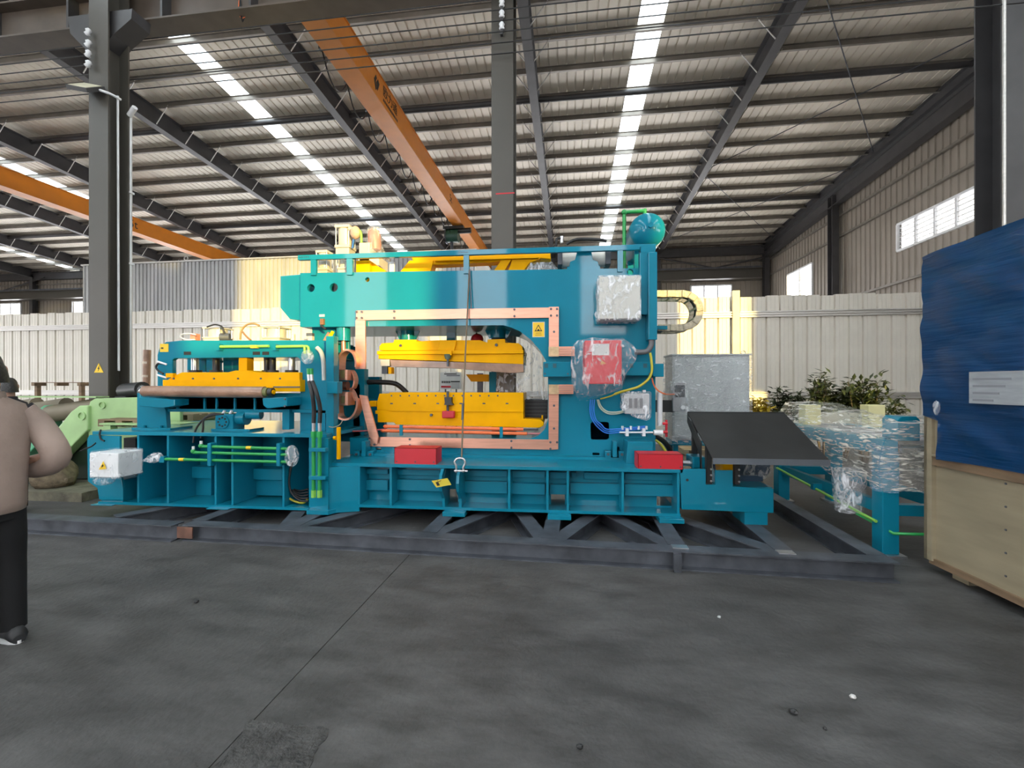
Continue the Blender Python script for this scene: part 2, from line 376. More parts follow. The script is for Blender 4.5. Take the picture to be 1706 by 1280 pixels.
# walls the camera stands between; low openings added out of view for light
WB = [(-4.1-5.25*k, -2.1-5.25*k, 3.7, 8.6) for k in range(-1, 6)] + [(5.4, 8.5, 3.7, 8.6), (11.3, 12.1, 3.7, 8.6), (17.8, 19.5, 2.6, 8.6), (-34, -26, -1, 3.3), (-8.6, -4.4, -1, 3.3), (19.6, 24.5, -1, 4.0)]
sheet_wall('wall_front', XL, XRR, lambda u, d: (u, YN+d), WB, lambda u: zr(YN))
sheet_wall('wall_left', YN, YF, lambda u, d: (XL+d, u), [(-8, 12, -1, 6)], zr, 1.0)
sheet_wall('wall_right_near', YN, 3.5, lambda u, d: (XRR-d, u), [(-8.5, 3, -1, 5)], zr, .6)
sheet_wall('wall_right_return', XR, XRR, lambda u, d: (u, 3.5-d), [(12, 24, -1, 5)], lambda u: zr(3.5), .6)

def window(n, label, horiz, fixed, u0, u1, z0, z1, npan, nbar):
    """horiz False: pane plane at X=fixed spanning Y; True: at Y=fixed spanning X"""
    P = (lambda u, d, z: (u, fixed+d, z)) if horiz else (lambda u, d, z: (fixed+d, u, z))
    w = thing('window_%d' % n, label, None, P((u0+u1)/2, 0, z0), kind='structure')
    def bar(name, ua, ub, za, zb, t=.05):
        p0, p1 = P(ua, -t/2, za), P(ub, t/2, zb); obj(name, box(p0[0], p1[0], p0[1], p1[1], za, zb), WHITEP, w)
    bar('frame_rail', u0, u1, z0-.04, z0+.03, .14); bar('frame_rail', u0, u1, z1-.03, z1+.04, .14); bar('frame_stile', u0-.03, u0+.03, z0, z1, .14); bar('frame_stile', u1-.03, u1+.03, z0, z1, .14)
    for i in range(npan):
        a = u0+(u1-u0)*i/npan; b = u0+(u1-u0)*(i+1)/npan
        if i: bar('mullion', a-.035, a+.035, z0, z1, .07)
        p0, p1 = P(a+.03, -.005, z0+.03), P(b-.03, .005, z1-.03); obj('pane', box(p0[0], p1[0], p0[1], p1[1], z0+.03, z1-.03), GLASSM, w)
    for j in range(1, nbar+1):
        z = z0+(z1-z0)*j/(nbar+1); bar('glazing_bar', u0, u1, z-.012, z+.012, .03)
window(1, 'long barred window high in the gable wall above the blue crate', False, XR-.02, 11.2, 16.5, 6.02, 6.9, 7, 5)
window(2, 'two light window in the gable wall just above the fence', False, XR-.02, 21.8, 24.15, 5.0, 7.06, 2, 3)
for n, h in enumerate(WF):
    window(3+n, ['window in the far wall behind the energy chain', 'window in the far wall hidden behind the machine', 'window in the far wall beside the grey booth', 'leftmost window in the far wall', 'far wall window behind the grey booth', 'far wall window over the grey booth'][n], True, YF-.02, h[0], h[1], h[2], h[3], 3, 0)

nb = thing('added_sun_blocker', 'unseen building added across the yard to keep sun off some windows', 'building', (19, -45, 0))
obj('wall', box(12, 27.8, -48, -42, 0, 12.6), WALLS, nb); obj('roof', MB().prism([(11.7, 12.6), (28.1, 12.6), (19.5, 14.2)], -48.3, -41.7), SHEET, nb)  # block added out of view to stop sun reaching some windows
# ------------------------------------------------------------------ columns of the crane row
def column(label, X, Y, w, d, sign=False, base=0):
    c = thing('steel_column', label, 'column', (X, Y, 0))
    t = .022
    obj('flange', box(X-w/2, X+w/2, Y-d/2, Y-d/2+t, 0, zr(Y)-.75), COLM, c); obj('flange', box(X-w/2, X+w/2, Y+d/2-t, Y+d/2, 0, zr(Y)-.75), COLM, c)
    obj('web', box(X-.008, X+.008, Y-d/2+t, Y+d/2-t, 0, zr(Y)-.75), COLM, c)
    obj('base_plate', box(X-w*.8, X+w*.8, Y-d*.75, Y+d*.75, 0, .03), COLM, c)
    return c
YCOL = 6.95
c1 = column('grey steel column standing behind the press frame', hx(840, YCOL), YCOL, .335, .42)
for k, y in enumerate((6, 24, 44)):
    z = hz(836, y, YCOL-.25); x = hx(836, YCOL-.25)
    obj('insulator', MB().lathe([(.025, 0), (.045, .02), (.03, .05), (.045, .08), (.025, .11)], (x, YCOL-.25, z-.05), (0, 0, 1), 10), WHITEP, c1)
obj('insulator_bracket', box(hx(836, YCOL-.23)-.02, hx(836, YCOL-.23)+.02, YCOL-.27, YCOL-.2, hz(836, 58, YCOL-.25), 7.6), RAFT, c1)
obj('red_level_mark', box(hx(826, YCOL-.21), hx(857, YCOL-.21), YCOL-.213, YCOL-.209, hz(840, 333, YCOL), hz(840, 331, YCOL)), RED, c1)
YLC = 6.5
Xa, Xb = hx(148, YLC-.3), hx(180, YLC-.3)
xl = (Xa+Xb)/2
c2 = thing('steel_column', 'thick grey steel column with a warning triangle and floodlight', 'column', (xl, YLC, 0))
top = zr(YLC)-.75
obj('flange', box(Xa, Xb, YLC-.3, YLC-.275, 0, top), COLM, c2)
obj('web', box(xl-.01, xl+.01, YLC-.275, YLC+.025, 0, top), COLM, c2)
obj('flange', box(Xa, Xb, YLC+.025, YLC+.05, 0, top), COLM, c2)
obj('base_plate', box(Xa-.1, Xb+.1, YLC-.4, YLC+.15, 0, .03), COLM, c2)
tz = hz(165, 621, YLC-.3); txx = hx(165, YLC-.3)
tri = lambda s: [(txx-s, tz), (txx+s, tz), (txx, tz+1.75*s)]
sg = obj('warning_triangle', MB().prism(tri(.085), YLC-.306, YLC-.301), YSIGN, c2)
obj('bolt_symbol', MB().prism([(txx-.012, tz+.02), (txx+.02, tz+.075), (txx+.004, tz+.075), (txx+.014, tz+.12), (txx-.02, tz+.06), (txx-.002, tz+.06)], YLC-.309, YLC-.306), INK, sg)
xc = hx(198, YLC-.12)
obj('conduit', MB().tube([(xc, YLC-.12, hz(197, 618, YLC-.12)), (xc-.01, YLC-.12, hz(197, 400, YLC-.12)), (xc-.02, YLC-.12, hz(196, 160, YLC-.12))], .017, 8, 3), WHITEP, c2)
xd = hx(216, YLC+.08)
obj('conduit', MB().tube([(xd, YLC+.08, 1.2), (xd, YLC+.08, hz(216, 190, YLC+.08))], .035, 8, 1), WHITEP, c2)
for py in (322, 440): obj('conduit_clip', box(xd-.06, xd+.05, YLC+.04, YLC+.12, hz(216, py, YLC+.08)-.015, hz(216, py, YLC+.08)+.015), WHITEP, c2)
for k, y in enumerate((55, 74, 91, 108)):
    z = hz(149, y, YLC-.35); obj('insulator', MB().lathe([(.02, 0), (.045, .02), (.03, .05), (.045, .08), (.02, .11)], (Xa+.05, YLC-.37, z-.05), (.5, 0, 1), 10), WHITEP, c2)
obj('corbel', MB().prism([(Xa-.5, 7.58), (Xb+.35, 7.58), (Xb+.33, 7.42), (Xb, 7.2), (Xa, 6.85), (Xa-.45, 7.3)], YLC-.22, YLC+.1), RAFT, c2)
c3 = column('dark steel column rising behind the blue tarpaulin crate', hx(1650, YCOL)+.24, YCOL+.06, .45, .42)
obj('conduit', MB().cyl((hx(1673, YCOL-.28), YCOL-.28, 0), (hx(1673, YCOL-.28), YCOL-.28, 8), .02, n=8), GALV, c3)
for ch in list(c3.children):
    if ch.name.split('.')[0] in ('flange', 'web'): ch.data.materials[0] = RAFT
# flood light on the thick column
fl_ = thing('floodlight', 'slim square floodlight tilted down from the thick column', 'floodlight', (hx(142, 6.0), 6.0, hz(142, 146, 6.0)))
cx, cz = hx(143, 6.05), hz(143, 146, 6.05)
M = Matrix.Translation((cx, 6.05, cz)) @ Matrix.Rotation(radians(14), 4, 'Y') @ Matrix.Rotation(radians(-52), 4, 'X')
obj('housing', MB().box(-.19, .19, -.03, .03, -.15, .15, M), BLKPAINT, fl_)
obj('lens', MB().box(-.165, .165, -.036, -.028, -.13, .13, M), mat('lamp_lens', (.62, .58, .42), .3), fl_)
obj('mounting_arm', MB().tube([(cx+.1, 6.08, cz), (cx+.3, 6.15, cz-.05), (cx+.34, 6.3, cz-.06)], .02, 6, 2), WHITEP, fl_)
sc_ = thing('security_camera', 'small white bullet camera on the rear of the thick column', 'camera', (hx(221, 6.6), 6.6, hz(221, 190, 6.6)))
x, z = hx(224, 6.6), hz(224, 191, 6.6)
obj('camera_body', MB().cyl((x-.04, 6.55, z-.04), (x+.12, 6.5, z+.05), .04, n=12), WHITEP, sc_); obj('bracket', MB().tube([(x-.12, 6.6, z+.06), (x-.06, 6.58, z+.01), (x, 6.55, z)], .018, 6, 2), WHITEP, sc_)

# ------------------------------------------------------------------ crane runway, conductor wires, two crane girders
YRW = 6.7
rw = thing('crane_runway_girder', 'dark steel crane runway girder along the column row', 'girder', (-15, YRW, 7.59))
obj('girder', MB().ibeam((XL, YRW, 7.59), (XR, YRW, 7.59), .62, .38, .03, .02), mat('runway_brown_paint', (.085, .065, .05), .5, var=.2), rw)
obj('rail', box(XL, XR, YRW-.05, YRW+.05, 8.21, 8.34), DSTEEL, rw)
for k in range(-5, 4):
    for o in (1.0, 2.6): obj('stiffener', box(-7.7+3.4*k+o-.02, -7.7+3.4*k+o+.02, YRW-.18, YRW+.18, 7.62, 8.18), RAFT, rw)
rf = thing('crane_runway_girder', 'grey crane runway girder along the far wall', 'girder', (-15, YF-.75, 7.4))
obj('girder', MB().ibeam((XL, YF-.75, 7.35), (XR-.6, YF-.75, 7.35), .55, .34, .03, .02), COLM, rf)
obj('rail', box(XL, XR-.6, YF-.8, YF-.7, 7.9, 8.02), DSTEEL, rf)
for i in range(6):
    z = hz(420, 45+17*i, 6.68)
    obj('conductor_wire', MB().cyl((XL+.6, 6.68, z), (XR-.7, 6.68, z), .009, n=6), BLACK, label='thin bare conductor wire, %s of the six under the runway' % ['topmost', 'second from the top', 'third from the top', 'third from the bottom', 'second from the bottom', 'lowest'][i], cat='wire', group='crane conductor wires')
hk = thing('cable_bundle', 'small looped cable bundle hanging under the runway girder', 'cable', (hx(405, 6.7), 6.7, hz(405, 55, 6.7)))
x, z = hx(405, 6.7), hz(405, 20, 6.7)
for k in range(3): obj('loop', MB().tube([(x-.06, 6.7, z+.3), (x-.05+.03*k, 6.66, z-.02), (x+.02, 6.66, z-.14-.03*k), (x+.09-.02*k, 6.7, z), (x+.08, 6.7, z+.3)], .008, 6, 4), [ORANGEP, BLACK, BLACK][k], hk)

def crane(label, xr, w, z0, z1, y0, y1, text_y):
    c = thing('overhead_crane', label, 'crane', (xr-w/2, 16, z0))
    obj('box_girder', box(xr-w, xr, y0, y1, z0, z1), CRANE, c, bevel=.008)
    obj('bottom_flange', box(xr-w-.03, xr+.03, y0, y1, z0-.02, z0), CRANE, c)
    obj('top_flange', box(xr-w-.03, xr+.03, y0, y1, z1, z1+.02), CRANE, c)
    for y in (y0+.3, y1-.3):
        obj('end_carriage', box(xr-w/2-1.2, xr-w/2+1.2, y-.16, y+.16, z0-.02 if y > 15 else z0+.02, z0+.34), CRANE, c)
        for s in (-.85, .85):
            obj('wheel', MB().cyl((xr-w/2+s, y-.06, z0-.08 if y < 15 else z0-.2), (xr-w/2+s, y+.06, z0-.08 if y < 15 else z0-.2), .12, n=16), DSTEEL, c)
    return c
CZ0, CZ1 = 8.36, 8.98
def on_z(px, py, z):
    r = _ray(px, py, HY); Y = (z-CAMH)/r[1]; return r[0]*Y, Y
cxr, _ = on_z(594, 112, CZ0); cxl, _ = on_z(561, 112, CZ0)
cr = crane('orange box girder crane with black lettering over the press', cxr, cxr-cxl, CZ0, CZ1, 6.4, 25.95, 0)
RT = (pi/2, 0, pi/2)
def on_x(px, py, X):
    r = _ray(px, py, HY); Y = X/r[0]; return Y, CAMH + r[1]*Y
y1_, z1_ = on_x(643, 168, cxr); y0_, z0_ = on_x(635, 158, cxr); y2_, z2_ = on_x(652, 184, cxr)
zc = (CZ0+CZ1)/2
lg = [(-.16, .0), (-.06, .15), (.0, .15), (-.07, .02), (.02, -.17), (-.05, -.17)]
yb = on_x(635, 157, cxr)[0]
obj('logo_mark', MB().prism([(yb-.28+a, zc+.02+b) for a, b in ((-.12, .02), (-.02, .17), (.03, .12), (-.03, .0), (.03, -.14), (-.03, -.2))], cxr+.001, cxr+.006, 'x'), INK, cr)
obj('logo_mark', MB().prism([(yb-.28+a, zc+.02+b) for a, b in ((.0, .01), (.1, .14), (.17, .06), (.1, -.1), (.06, -.16))], cxr+.001, cxr+.006, 'x'), INK, cr)
text('lettering', '欧力通', .3, INK, cr, (cxr+.004, yb+.55, zc+.08), RT)
for k in range(11): obj('small_letter', box(cxr+.001, cxr+.005, yb+.12+.085*k, yb+.18+.085*k, zc-.17, zc-.105), INK, cr)
yt, _ = on_x(751, 334, cxr); text('lettering', '5t', .4, INK, cr, (cxr+.004, yt, zc), RT)
prev = None
for k in range(13):
    ya = 8.6+1.05*k; x = cxl-.12
    obj('festoon_cable', MB().tube([(x, ya, CZ0+.12), (x, ya+.25, CZ0-.22), (x, ya+.52, CZ0-.34), (x, ya+.8, CZ0-.22), (x, ya+1.05, CZ0+.12)], .016, 6, 4), BLACK, cr)
    obj('festoon_trolley', box(x-.05, x+.05, ya-.05, ya+.05, CZ0+.1, CZ0+.2), DSTEEL, cr)
Yh, _ = on_x(765, 385, cxr-.2); ho = thing('electric_hoist', 'dark green electric hoist hanging under the orange crane', 'hoist', (cxr-.25, Yh, CZ0-.8))
hxx = cxr-.28
obj('drum', MB().cyl((hxx-.45, Yh, CZ0-.42), (hxx+.05, Yh, CZ0-.42), .27, n=20), mat('hoist_green', (.02, .07, .05), .4), ho)
obj('motor', MB().cyl((hxx+.05, Yh, CZ0-.2), (hxx+.6, Yh, CZ0-.2), .12, n=14), BLKPAINT, ho)
obj('trolley', box(hxx-.55, hxx+.3, Yh-.2, Yh+.2, CZ0-.16, CZ0-.03), BLKPAINT, ho)
obj('rope_guard', MB().cyl((hxx-.5, Yh, CZ0-.42), (hxx-.45, Yh, CZ0-.42), .31, n=20), DSTEEL, ho)
obj('hook_block', MB().cyl((hxx-.25, Yh, CZ0-1.0), (hxx-.25, Yh, CZ0-.68), .07, n=10), DSTEEL, ho)
obj('drop_cable', MB().cyl((cxl-.3, Yh-.6, CZ0-.3), (cxl-.3, Yh-.6, CZ0-.02), .03, n=6), BLACK, ho)
x2, _ = on_z(0, 311, CZ0)
cr2 = crane('second orange crane girder far down the hall', x2+.2, .45, CZ0, CZ1, 6.4, 25.95, 0)
yt2, _ = on_x(222, 357, x2+.2); text('lettering', '5t', .5, INK, cr2, (x2+.204, yt2, zc), RT)

# ------------------------------------------------------------------ sheet fence and grey booth behind the machine
YFN, ZT, PW = 12.0, 3.8, .32
PX = hx(1225, YFN)
pr = [(0, .05), (.012, .05), (.03, 0), (.10, 0), (.103, .006), (.11, .006), (.113, 0), (.20, 0), (.203, .006), (.21, .006), (.213, 0), (.29, 0), (.308, .05), (.32, .05), (.32, .058), (.30, .058), (.284, .008), (.036, .008), (.018, .058), (0, .058)]
panel = None
def fence(label, x0, n):
    global panel
    f = thing('sheet_fence', label, 'fence', (x0+n*PW/2, YFN, 0))
    lo = Vector(OFF[f.name])
    for i in range(n):
        p = Vector((x0+i*PW, YFN, .02)) - lo
        dz = random.uniform(-.02, .02)
        if panel is None:
            panel = obj('panel', MB().prism(pr, 0, ZT-.04, 'z'), FENCE, f); panel.data.transform(Matrix.Translation(lo)); panel.location = p
        else: share('panel', panel, f, p + Vector((0, random.uniform(0, .006), dz)))
    for z in (3.32, 1.28):
        mb = MB(); mb.box(x0, x0+n*PW, YFN-.02, YFN-.005, z-.075, z+.075); mb.box(x0, x0+n*PW, YFN-.06, YFN-.02, z+.045, z+.075); mb.box(x0, x0+n*PW, YFN-.06, YFN-.02, z-.075, z-.045); mb.box(x0, x0+n*PW, YFN-.06, YFN-.02, z-.015, z+.015)
        obj('rail', mb, GALV, f)
    for x in (x0+.05, x0+n*PW-.05):
        obj('post', box(x-.06, x+.06, YFN+.06, YFN+.16, 0, ZT-.1), GALV, f)
    return f
fence('cream ribbed sheet fence running behind the long press line', PX-.1-72*PW, 72)
fence('ribbed sheet fence behind the wrapped conveyor and the shrubs', PX+.1, 21)
obj('fence_post', box(PX-.085, PX+.085, YFN-.07, YFN+.1, 0, hz(1227, 485, YFN)), mat('cream_post', (.72, .66, .5), .45), label='cream square post joining the two runs of sheet fence', cat='post')
YBO = 13.2
bx0, bx1 = hx(138, YBO), hx(793, YBO)
bo = thing('partition_booth', 'tall grey corrugated booth rising above the sheet fence', 'booth', ((bx0+bx1)/2, YBO, 0))
pr2 = []; n = round((bx1-bx0)/.14)
for i in range(n):
    a = bx0+(bx1-bx0)*i/n; p = (bx1-bx0)/n; pr2 += [(a, 0), (a+p*.45, 0), (a+p*.55, .035), (a+p*.92, .035)]
mb = MB(); m_ = len(pr2); mb.add([(x, YBO+d, z) for z in (0, 5.6) for x, d in pr2], [(i, i+1, i+1+m_, i+m_) for i in range(m_-1)])
obj('front_sheet', mb, mat('booth_sheet', (.42, .42, .42), .4, metal=.3, var=.15, stretch=(1, 1, .2)), bo)
obj('side_sheet', box(bx0, bx0+.03, YBO, YBO+3, 0, 5.6), FENCE, bo); obj('side_sheet', box(bx1-.03, bx1, YBO, YBO+3, 0, 5.6), FENCE, bo)
obj('top_cap', box(bx0-.03, bx1+.03, YBO-.05, YBO+3, 5.6, 5.64), GALV, bo)
obj('lifting_eye', MB().tube([(hx(310, YBO)+.07*cos(a), YBO, 5.72+.07*sin(a)) for a in [2*pi*i/12 for i in range(13)]], .015, 6, 1), GALV, bo)

# ================================================================== THE PRESS LINE (its axis is the world X axis)
ROT[0] = 0.0
FZ = .16                                      # top of the steel floor frame
# ------------------------------------------------------------------ floor frame of H beams
fx, fy = 2.64, 3.74
FR = thing('floor_frame', 'dark steel beam frame lying on the concrete under the teal press line', 'steel frame', (fx, fy, 0), rz=-.046, local=True)
def hb(a, b, name='beam', h=FZ): return obj(name, MB().ibeam((a[0], a[1], 0), (b[0], b[1], 0), h, .15, .012, .012), DSTEEL, FR)
sx_ = lambda px, py: ((fp(px, py, FZ)[0]-fx)*cos(.046) - (fp(px, py, FZ)[1]-fy)*sin(.046), 0)
S0 = sx_(288, 880)[0]; S1 = sx_(278, 879)[0]
hb((0, .07), (S0, .07), 'front_beam'); hb((S1, .02), (S1-3.4, .02), 'front_beam')
hb((-.07, .15), (-.07, 2.9), 'side_beam'); hb((0, 2.97), (-9.6, 2.97), 'rear_beam')
nodes = [(1310, 920), (1130, 912), (915, 902), (710, 892), (470, 884), (300, 878)]
for px, py in nodes:
    x = sx_(px, py)[0]; hb((x, .15), (x, 2.9), 'cross_beam')
D = [((1310, 920), -1.05), ((1130, 912), -.75), ((915, 902), -.55), ((915, 902), .62), ((710, 892), .7), ((470, 884), .85), ((470, 884), -.6), ((160, 865), .8)]
for (px, py), dx in D:
    x = sx_(px, py)[0]; hb((x-.02*math.copysign(1, dx)+.09*math.copysign(1, dx), .16), (x+dx*1.6, 2.4), 'diagonal_beam', FZ-.004)
xw = sx_(1140, 940)[0]
obj('splice_plate', box(xw-.03, xw+.03, -.05, .0, .0, FZ-.01), DSTEEL, FR); obj('splice_plate', MB().box(S0-.05, S0+.12, -.012, -.002, .03, FZ-.02), mat('rusty_steel', (.13, .06, .04), .7, var=.4, scale=12), FR)
for px, py in ((1310, 921), (1135, 914)):
    x = sx_(px, py)[0]; obj('weld_plate', box(x-.07, x+.06, .06, .14, FZ, FZ+.006), STEEL, FR)
# a grey sheet of matting below the press, between the beams
# ------------------------------------------------------------------ right base of the press
YB = 4.62
zt, zb = mz(850, 777, YB), mz(850, 849, YB)
B = thing('press_bed', 'long teal welded base with ribs carrying the C-shaped press', 'machine base', (mx(850, YB), YB, FZ))
xa, xb = mx(545, YB), mx(1138, YB)
obj('top_flange', MB().prism([(xa, YB), (mx(597, YB), YB), (xb, YB), (xb, 6.7), (xa, 6.7)], zt-.035, zt, 'z'), TEAL, B, bevel=.004)
obj('bottom_flange', box(mx(575, YB), mx(1135, YB), YB+.02, 6.7, zb-.03, zb), TEAL, B)
YW = YB+.24
hole = lambda x0, x1, y0, y1, Y=YW: [(mx(x0, Y), mz((x0+x1)/2, y1, Y)), (mx(x1, Y), mz((x0+x1)/2, y1, Y)), (mx(x1, Y), mz((x0+x1)/2, y0, Y)), (mx(x0, Y), mz((x0+x1)/2, y0, Y))]
obj('web', MB().prism([(mx(597, YB), zb), (mx(1134, YB), zb), (mx(1134, YB), zt-.035), (mx(597, YB), zt-.035)], YW, YW+.02, 'y', [hole(746, 763, 815, 838), hole(918, 941, 822, 845), hole(1094, 1120, 826, 843)]), TEAL, B)
for x0, x1, y0, y1, d in ((600, 646, 782, 790, .05), (600, 646, 800, 817, .07), (655, 733, 783, 792, .05), (655, 733, 800, 818, .07), (772, 845, 784, 794, .05), (772, 845, 803, 822, .07), (852, 908, 785, 796, .05), (852, 908, 806, 824, .07), (916, 944, 787, 798, .05), (916, 944, 808, 824, .07),
                          (952, 960, 787, 796, .05), (973, 1033, 788, 799, .05), (950, 1033, 806, 824, .07), (1041, 1125, 790, 800, .05), (1041, 1125, 808, 827, .07)):
    obj('stiffener_bar', pbox(x0, x1, y0, y1, YW-d, d), TEAL, B, bevel=.003)
for px in (597, 650, 848, 912, 946, 1038, 1131):
    x = mx(px, YB); obj('rib', box(x-.013, x+.013, YB+.015, YW+.01, zb, zt-.035), TEAL, B, bevel=.003)
for px in (738, 766):                                     # lifting lugs
    x = mx(px, YB); zz = mz(px, 779, YB)
    obj('lifting_lug', MB().prism([(YB+.02, zb), (YW, zb), (YW, zt-.04), (YB-.02, zt-.04), (YB-.09, zt-.09), (YB-.12, zt-.17), (YB-.09, zt-.26), (YB+.02, zt-.36)], x-.016, x+.016, 'x'), TEAL, B, bevel=.003)
obj('corner_plate', MB().prism([(mx(545, YB-.1), YB-.1), (mx(567, YB-.04), YB-.04), (mx(597, YB), YB+.02), (mx(597, YB), YB+.06), (mx(545, YB-.1), YB-.02)], mz(560, 852, YB), zt-.035, 'z'), TEAL, B)
obj('corner_pad', MB().prism([(mx(512, YB-.12), YB-.14), (mx(548, YB-.12), YB-.14), (mx(578, YB), YB+.1), (mx(512, YB), YB+.3)], FZ, FZ+.045, 'z'), TEAL, B, bevel=.004)
for px in (757, 932, 1118):
    x = mx(px, YB-.02); obj('foot_pad', box(x-.12, x+.12, YB-.06, YB+.3, FZ, FZ+.045), TEAL, B, bevel=.004); obj('foot_block', box(x-.1, x+.1, YB-.02, YB+.26, FZ+.045, zb-.028), TEAL, B)
    obj('rear_foot', box(x-.12, x+.12, 6.3, 6.6, FZ, zb-.028), TEAL, B)
# end extension of the base
E = thing('base_extension', 'low teal slotted end block of the base below the black chute plate', 'machine base', (mx(1210, YB), YB, FZ))
P = pp([(1133, 782), (1176, 782), (1176, 808), (1192, 808), (1192, 784), (1221, 784), (1221, 811), (1289, 815), (1289, 855), (1136, 849)], YB)
obj('front_plate', MB().prism(P, YB, YB+.03), TEAL, E, bevel=.003)
zlo = mz(1200, 852, YB); z813 = mz(1260, 813, YB)
obj('box_body', box(mx(1136, YB)+.01, mx(1289, YB), YB+.03, YB+1.0, zlo, z813-.01), TEAL, E)
obj('deck_plate', box(mx(1200, YB), mx(1289, YB), YB+.03, YB+1.0, z813-.01, z813), TEAL, E)
obj('foot_pad', box(mx(1240, YB), mx(1278, YB), YB-.01, YB+.3, FZ, zlo), TEAL, E)
obj('bolt_hole', MB().cyl((mx(1145, YB), YB-.002, mz(1145, 800, YB)), (mx(1145, YB), YB+.0, mz(1145, 800, YB)), .014, n=10), SHADOW, E)
# black chute plate
CH = thing('chute_plate', 'tilted black steel chute plate at the end of the line', 'chute', (1.97, 4.9, .5))
x0, x1 = 1.465, 2.505; ya, za, yb_, zb_ = 4.40, .845, 5.22, 1.225
n = Vector((0, -(zb_-za), yb_-ya)).normalized()*.012
def plate(mb, x0, x1, ya, za, yb, zb, th):
    v = [(x0, ya, za), (x1, ya, za), (x1, yb, zb), (x0, yb, zb)]; k = Vector((0, -(zb-za), yb-ya)).normalized()*th
    w = [tuple(Vector(p)-k) for p in v]; return mb.add(w+v, [(3, 2, 1, 0), (4, 5, 6, 7), (0, 1, 5, 4), (1, 2, 6, 5), (2, 3, 7, 6), (3, 0, 4, 7)])
obj('plate', plate(MB(), x0, x1, ya, za, yb_, zb_, .012), BLKPAINT, CH)
obj('front_lip', box(x0, x1, ya-.012, ya, za-.055, za), mat('worn_edge_steel', (.16, .18, .21), .4, metal=.5), CH)
obj('back_lip', box(x0, x1, yb_, yb_+.012, zb_-.05, zb_+.012), BLKPAINT, CH)
zleg = mz(1180, 808, YB)
for px, w in ((1183, .05), (1230, .045)):
    x = mx(px, YB+.02); obj('leg', box(x-w/2, x+w/2, YB+.04, YB+.1, zleg, za+.12), BLKPAINT, CH)
    obj('leg', box(x-w/2, x+w/2, YB+.5, YB+.56, z813, za+.3), BLKPAINT, CH)
    for k in range(3): obj('bolt', MB().bolt((x+w*.3, YB+.04, zleg+.03+k*.06), .01, .012), STEEL, CH)
obj('side_gusset', MB().prism([(YB+.02, zleg), (YB+.1, zleg), (YB+.1, za+.1), (5.2, 1.2), (5.2, 1.12), (YB+.14, za-.02)], x0-.012, x0, 'x'), BLKPAINT, CH)
# wrapped motor and yellow coupling guard below the chute
MO = thing('wrapped_motor', 'drive motor wrapped in clear film below the chute plate', 'motor', (1.95, 5.05, z813))
obj('motor_body', MB().cyl((1.72, 5.05, z813+.17), (2.22, 5.05, z813+.17), .13, n=18), mat('dark_blue_motor', (.02, .05, .09), .4), MO)
obj('motor_foot', box(1.75, 2.15, 4.93, 5.17, z813, z813+.06), mat('dark_blue_motor_foot', (.02, .05, .09), .5), MO)
obj('film_wrap', MB().lathe([(.09, 0), (.15, .05), (.165, .2), (.15, .38), (.17, .5), (.1, .6), (.05, .63)], (1.68, 5.05, z813+.17), (1, 0, -.03), 18), FILM, MO)
obj('coupling_guard', MB().cyl((mx(1198, 4.95), 4.95, z813+.16), (mx(1207, 4.95)+.1, 4.95, z813+.16), .12, n=16), YEL, label='yellow round coupling guard between the black legs', cat='guard')
GB = thing('gearbox', 'small dark teal gearbox beside the red cover at the base end', 'gearbox', (mx(1166, 4.95), 4.95, zt))
obj('housing', pbox(1154, 1177, 762, 781, 4.9, .25), TEAL, GB, bevel=.01); obj('shaft', MB().cyl((mx(1138, 4.98), 5.0, mz(1146, 772, 5)), (mx(1156, 5.0), 5.0, mz(1146, 772, 5)), .03), STEEL, GB)

# ------------------------------------------------------------------ red covers on the base
for x0, x1, y0, y1, Y, lb, dpx in ((657, 727, 747, 764, YB+.02, 'red steel cover on the base between the copper bar and the shackle', 0), (1063, 1138, 757, 775, YB+.0, 'red steel cover at the right end of the base, above the last bay', 0)):
    X0, X1 = mx(x0, Y), mx(x1, Y); t = thing('red_cover', lb, 'cover', ((X0+X1)/2, Y, zt), group='red covers on the press base')
    h = mz((x0+x1)/2, y0, Y)-zt
    obj('front', box(X0, X1, Y, Y+.004, zt, zt+h), RED, t); obj('lid', box(X0, X1, Y, Y+.22, zt+h-.004, zt+h), RED, t); obj('end', box(X0, X0+.004, Y, Y+.22, zt, zt+h), RED, t); obj('end', box(X1-.004, X1, Y, Y+.22, zt, zt+h), RED, t)
    for k in (.06, .5, .94): obj('screw', MB().bolt((X0+(X1-X0)*k, Y, zt+.025), .008, .006), DSTEEL, t)

# ------------------------------------------------------------------ C frame
YC = 5.2; YCB = 6.35
C = thing('c_frame_press', 'huge teal C-shaped press frame with copper bus bars around its throat', 'press', (mx(850, YC), YC, zt))
outer = [(500, 455), (1092, 446.5), (1092, 762), (583, 756), (583, 730), (884, 731), (897, 726), (907, 716), (913, 700), (913, 618), (909, 600), (899, 583), (884, 566), (866, 552), (850, 545), (838, 542), (500, 545)]
PO = pp(outer, YC); zbot = zt
PO[2] = (PO[2][0], zbot); PO[3] = (PO[3][0], zbot)
ho1 = [(mx(x, YC), mz(x, y, YC), r) for x, y, r in ((518, 480, 7), (556, 479, 7.5), (612, 466, 4))]
pxm = YC/FPX
holes = [circ(a, b, r*pxm) for a, b, r in ho1] + [rrect(mx(984, YC), mx(1015, YC), mz(1000, 733, YC), mz(1000, 703, YC), .03)]
holes += [rrect(mx(987, YC), mx(999, YC), mz(993, 759, YC), mz(993, 754.5, YC), .008), rrect(mx(1019, YC), mx(1032, YC), mz(1025, 753, YC), mz(1025, 744.5, YC), .012), rrect(mx(626, YC), mx(635, YC), mz(630, 750, YC), mz(630, 746.5, YC), .008)]
holes += [circ(mx(1050, YC), mz(1050, 453.5, YC), 5*pxm)]
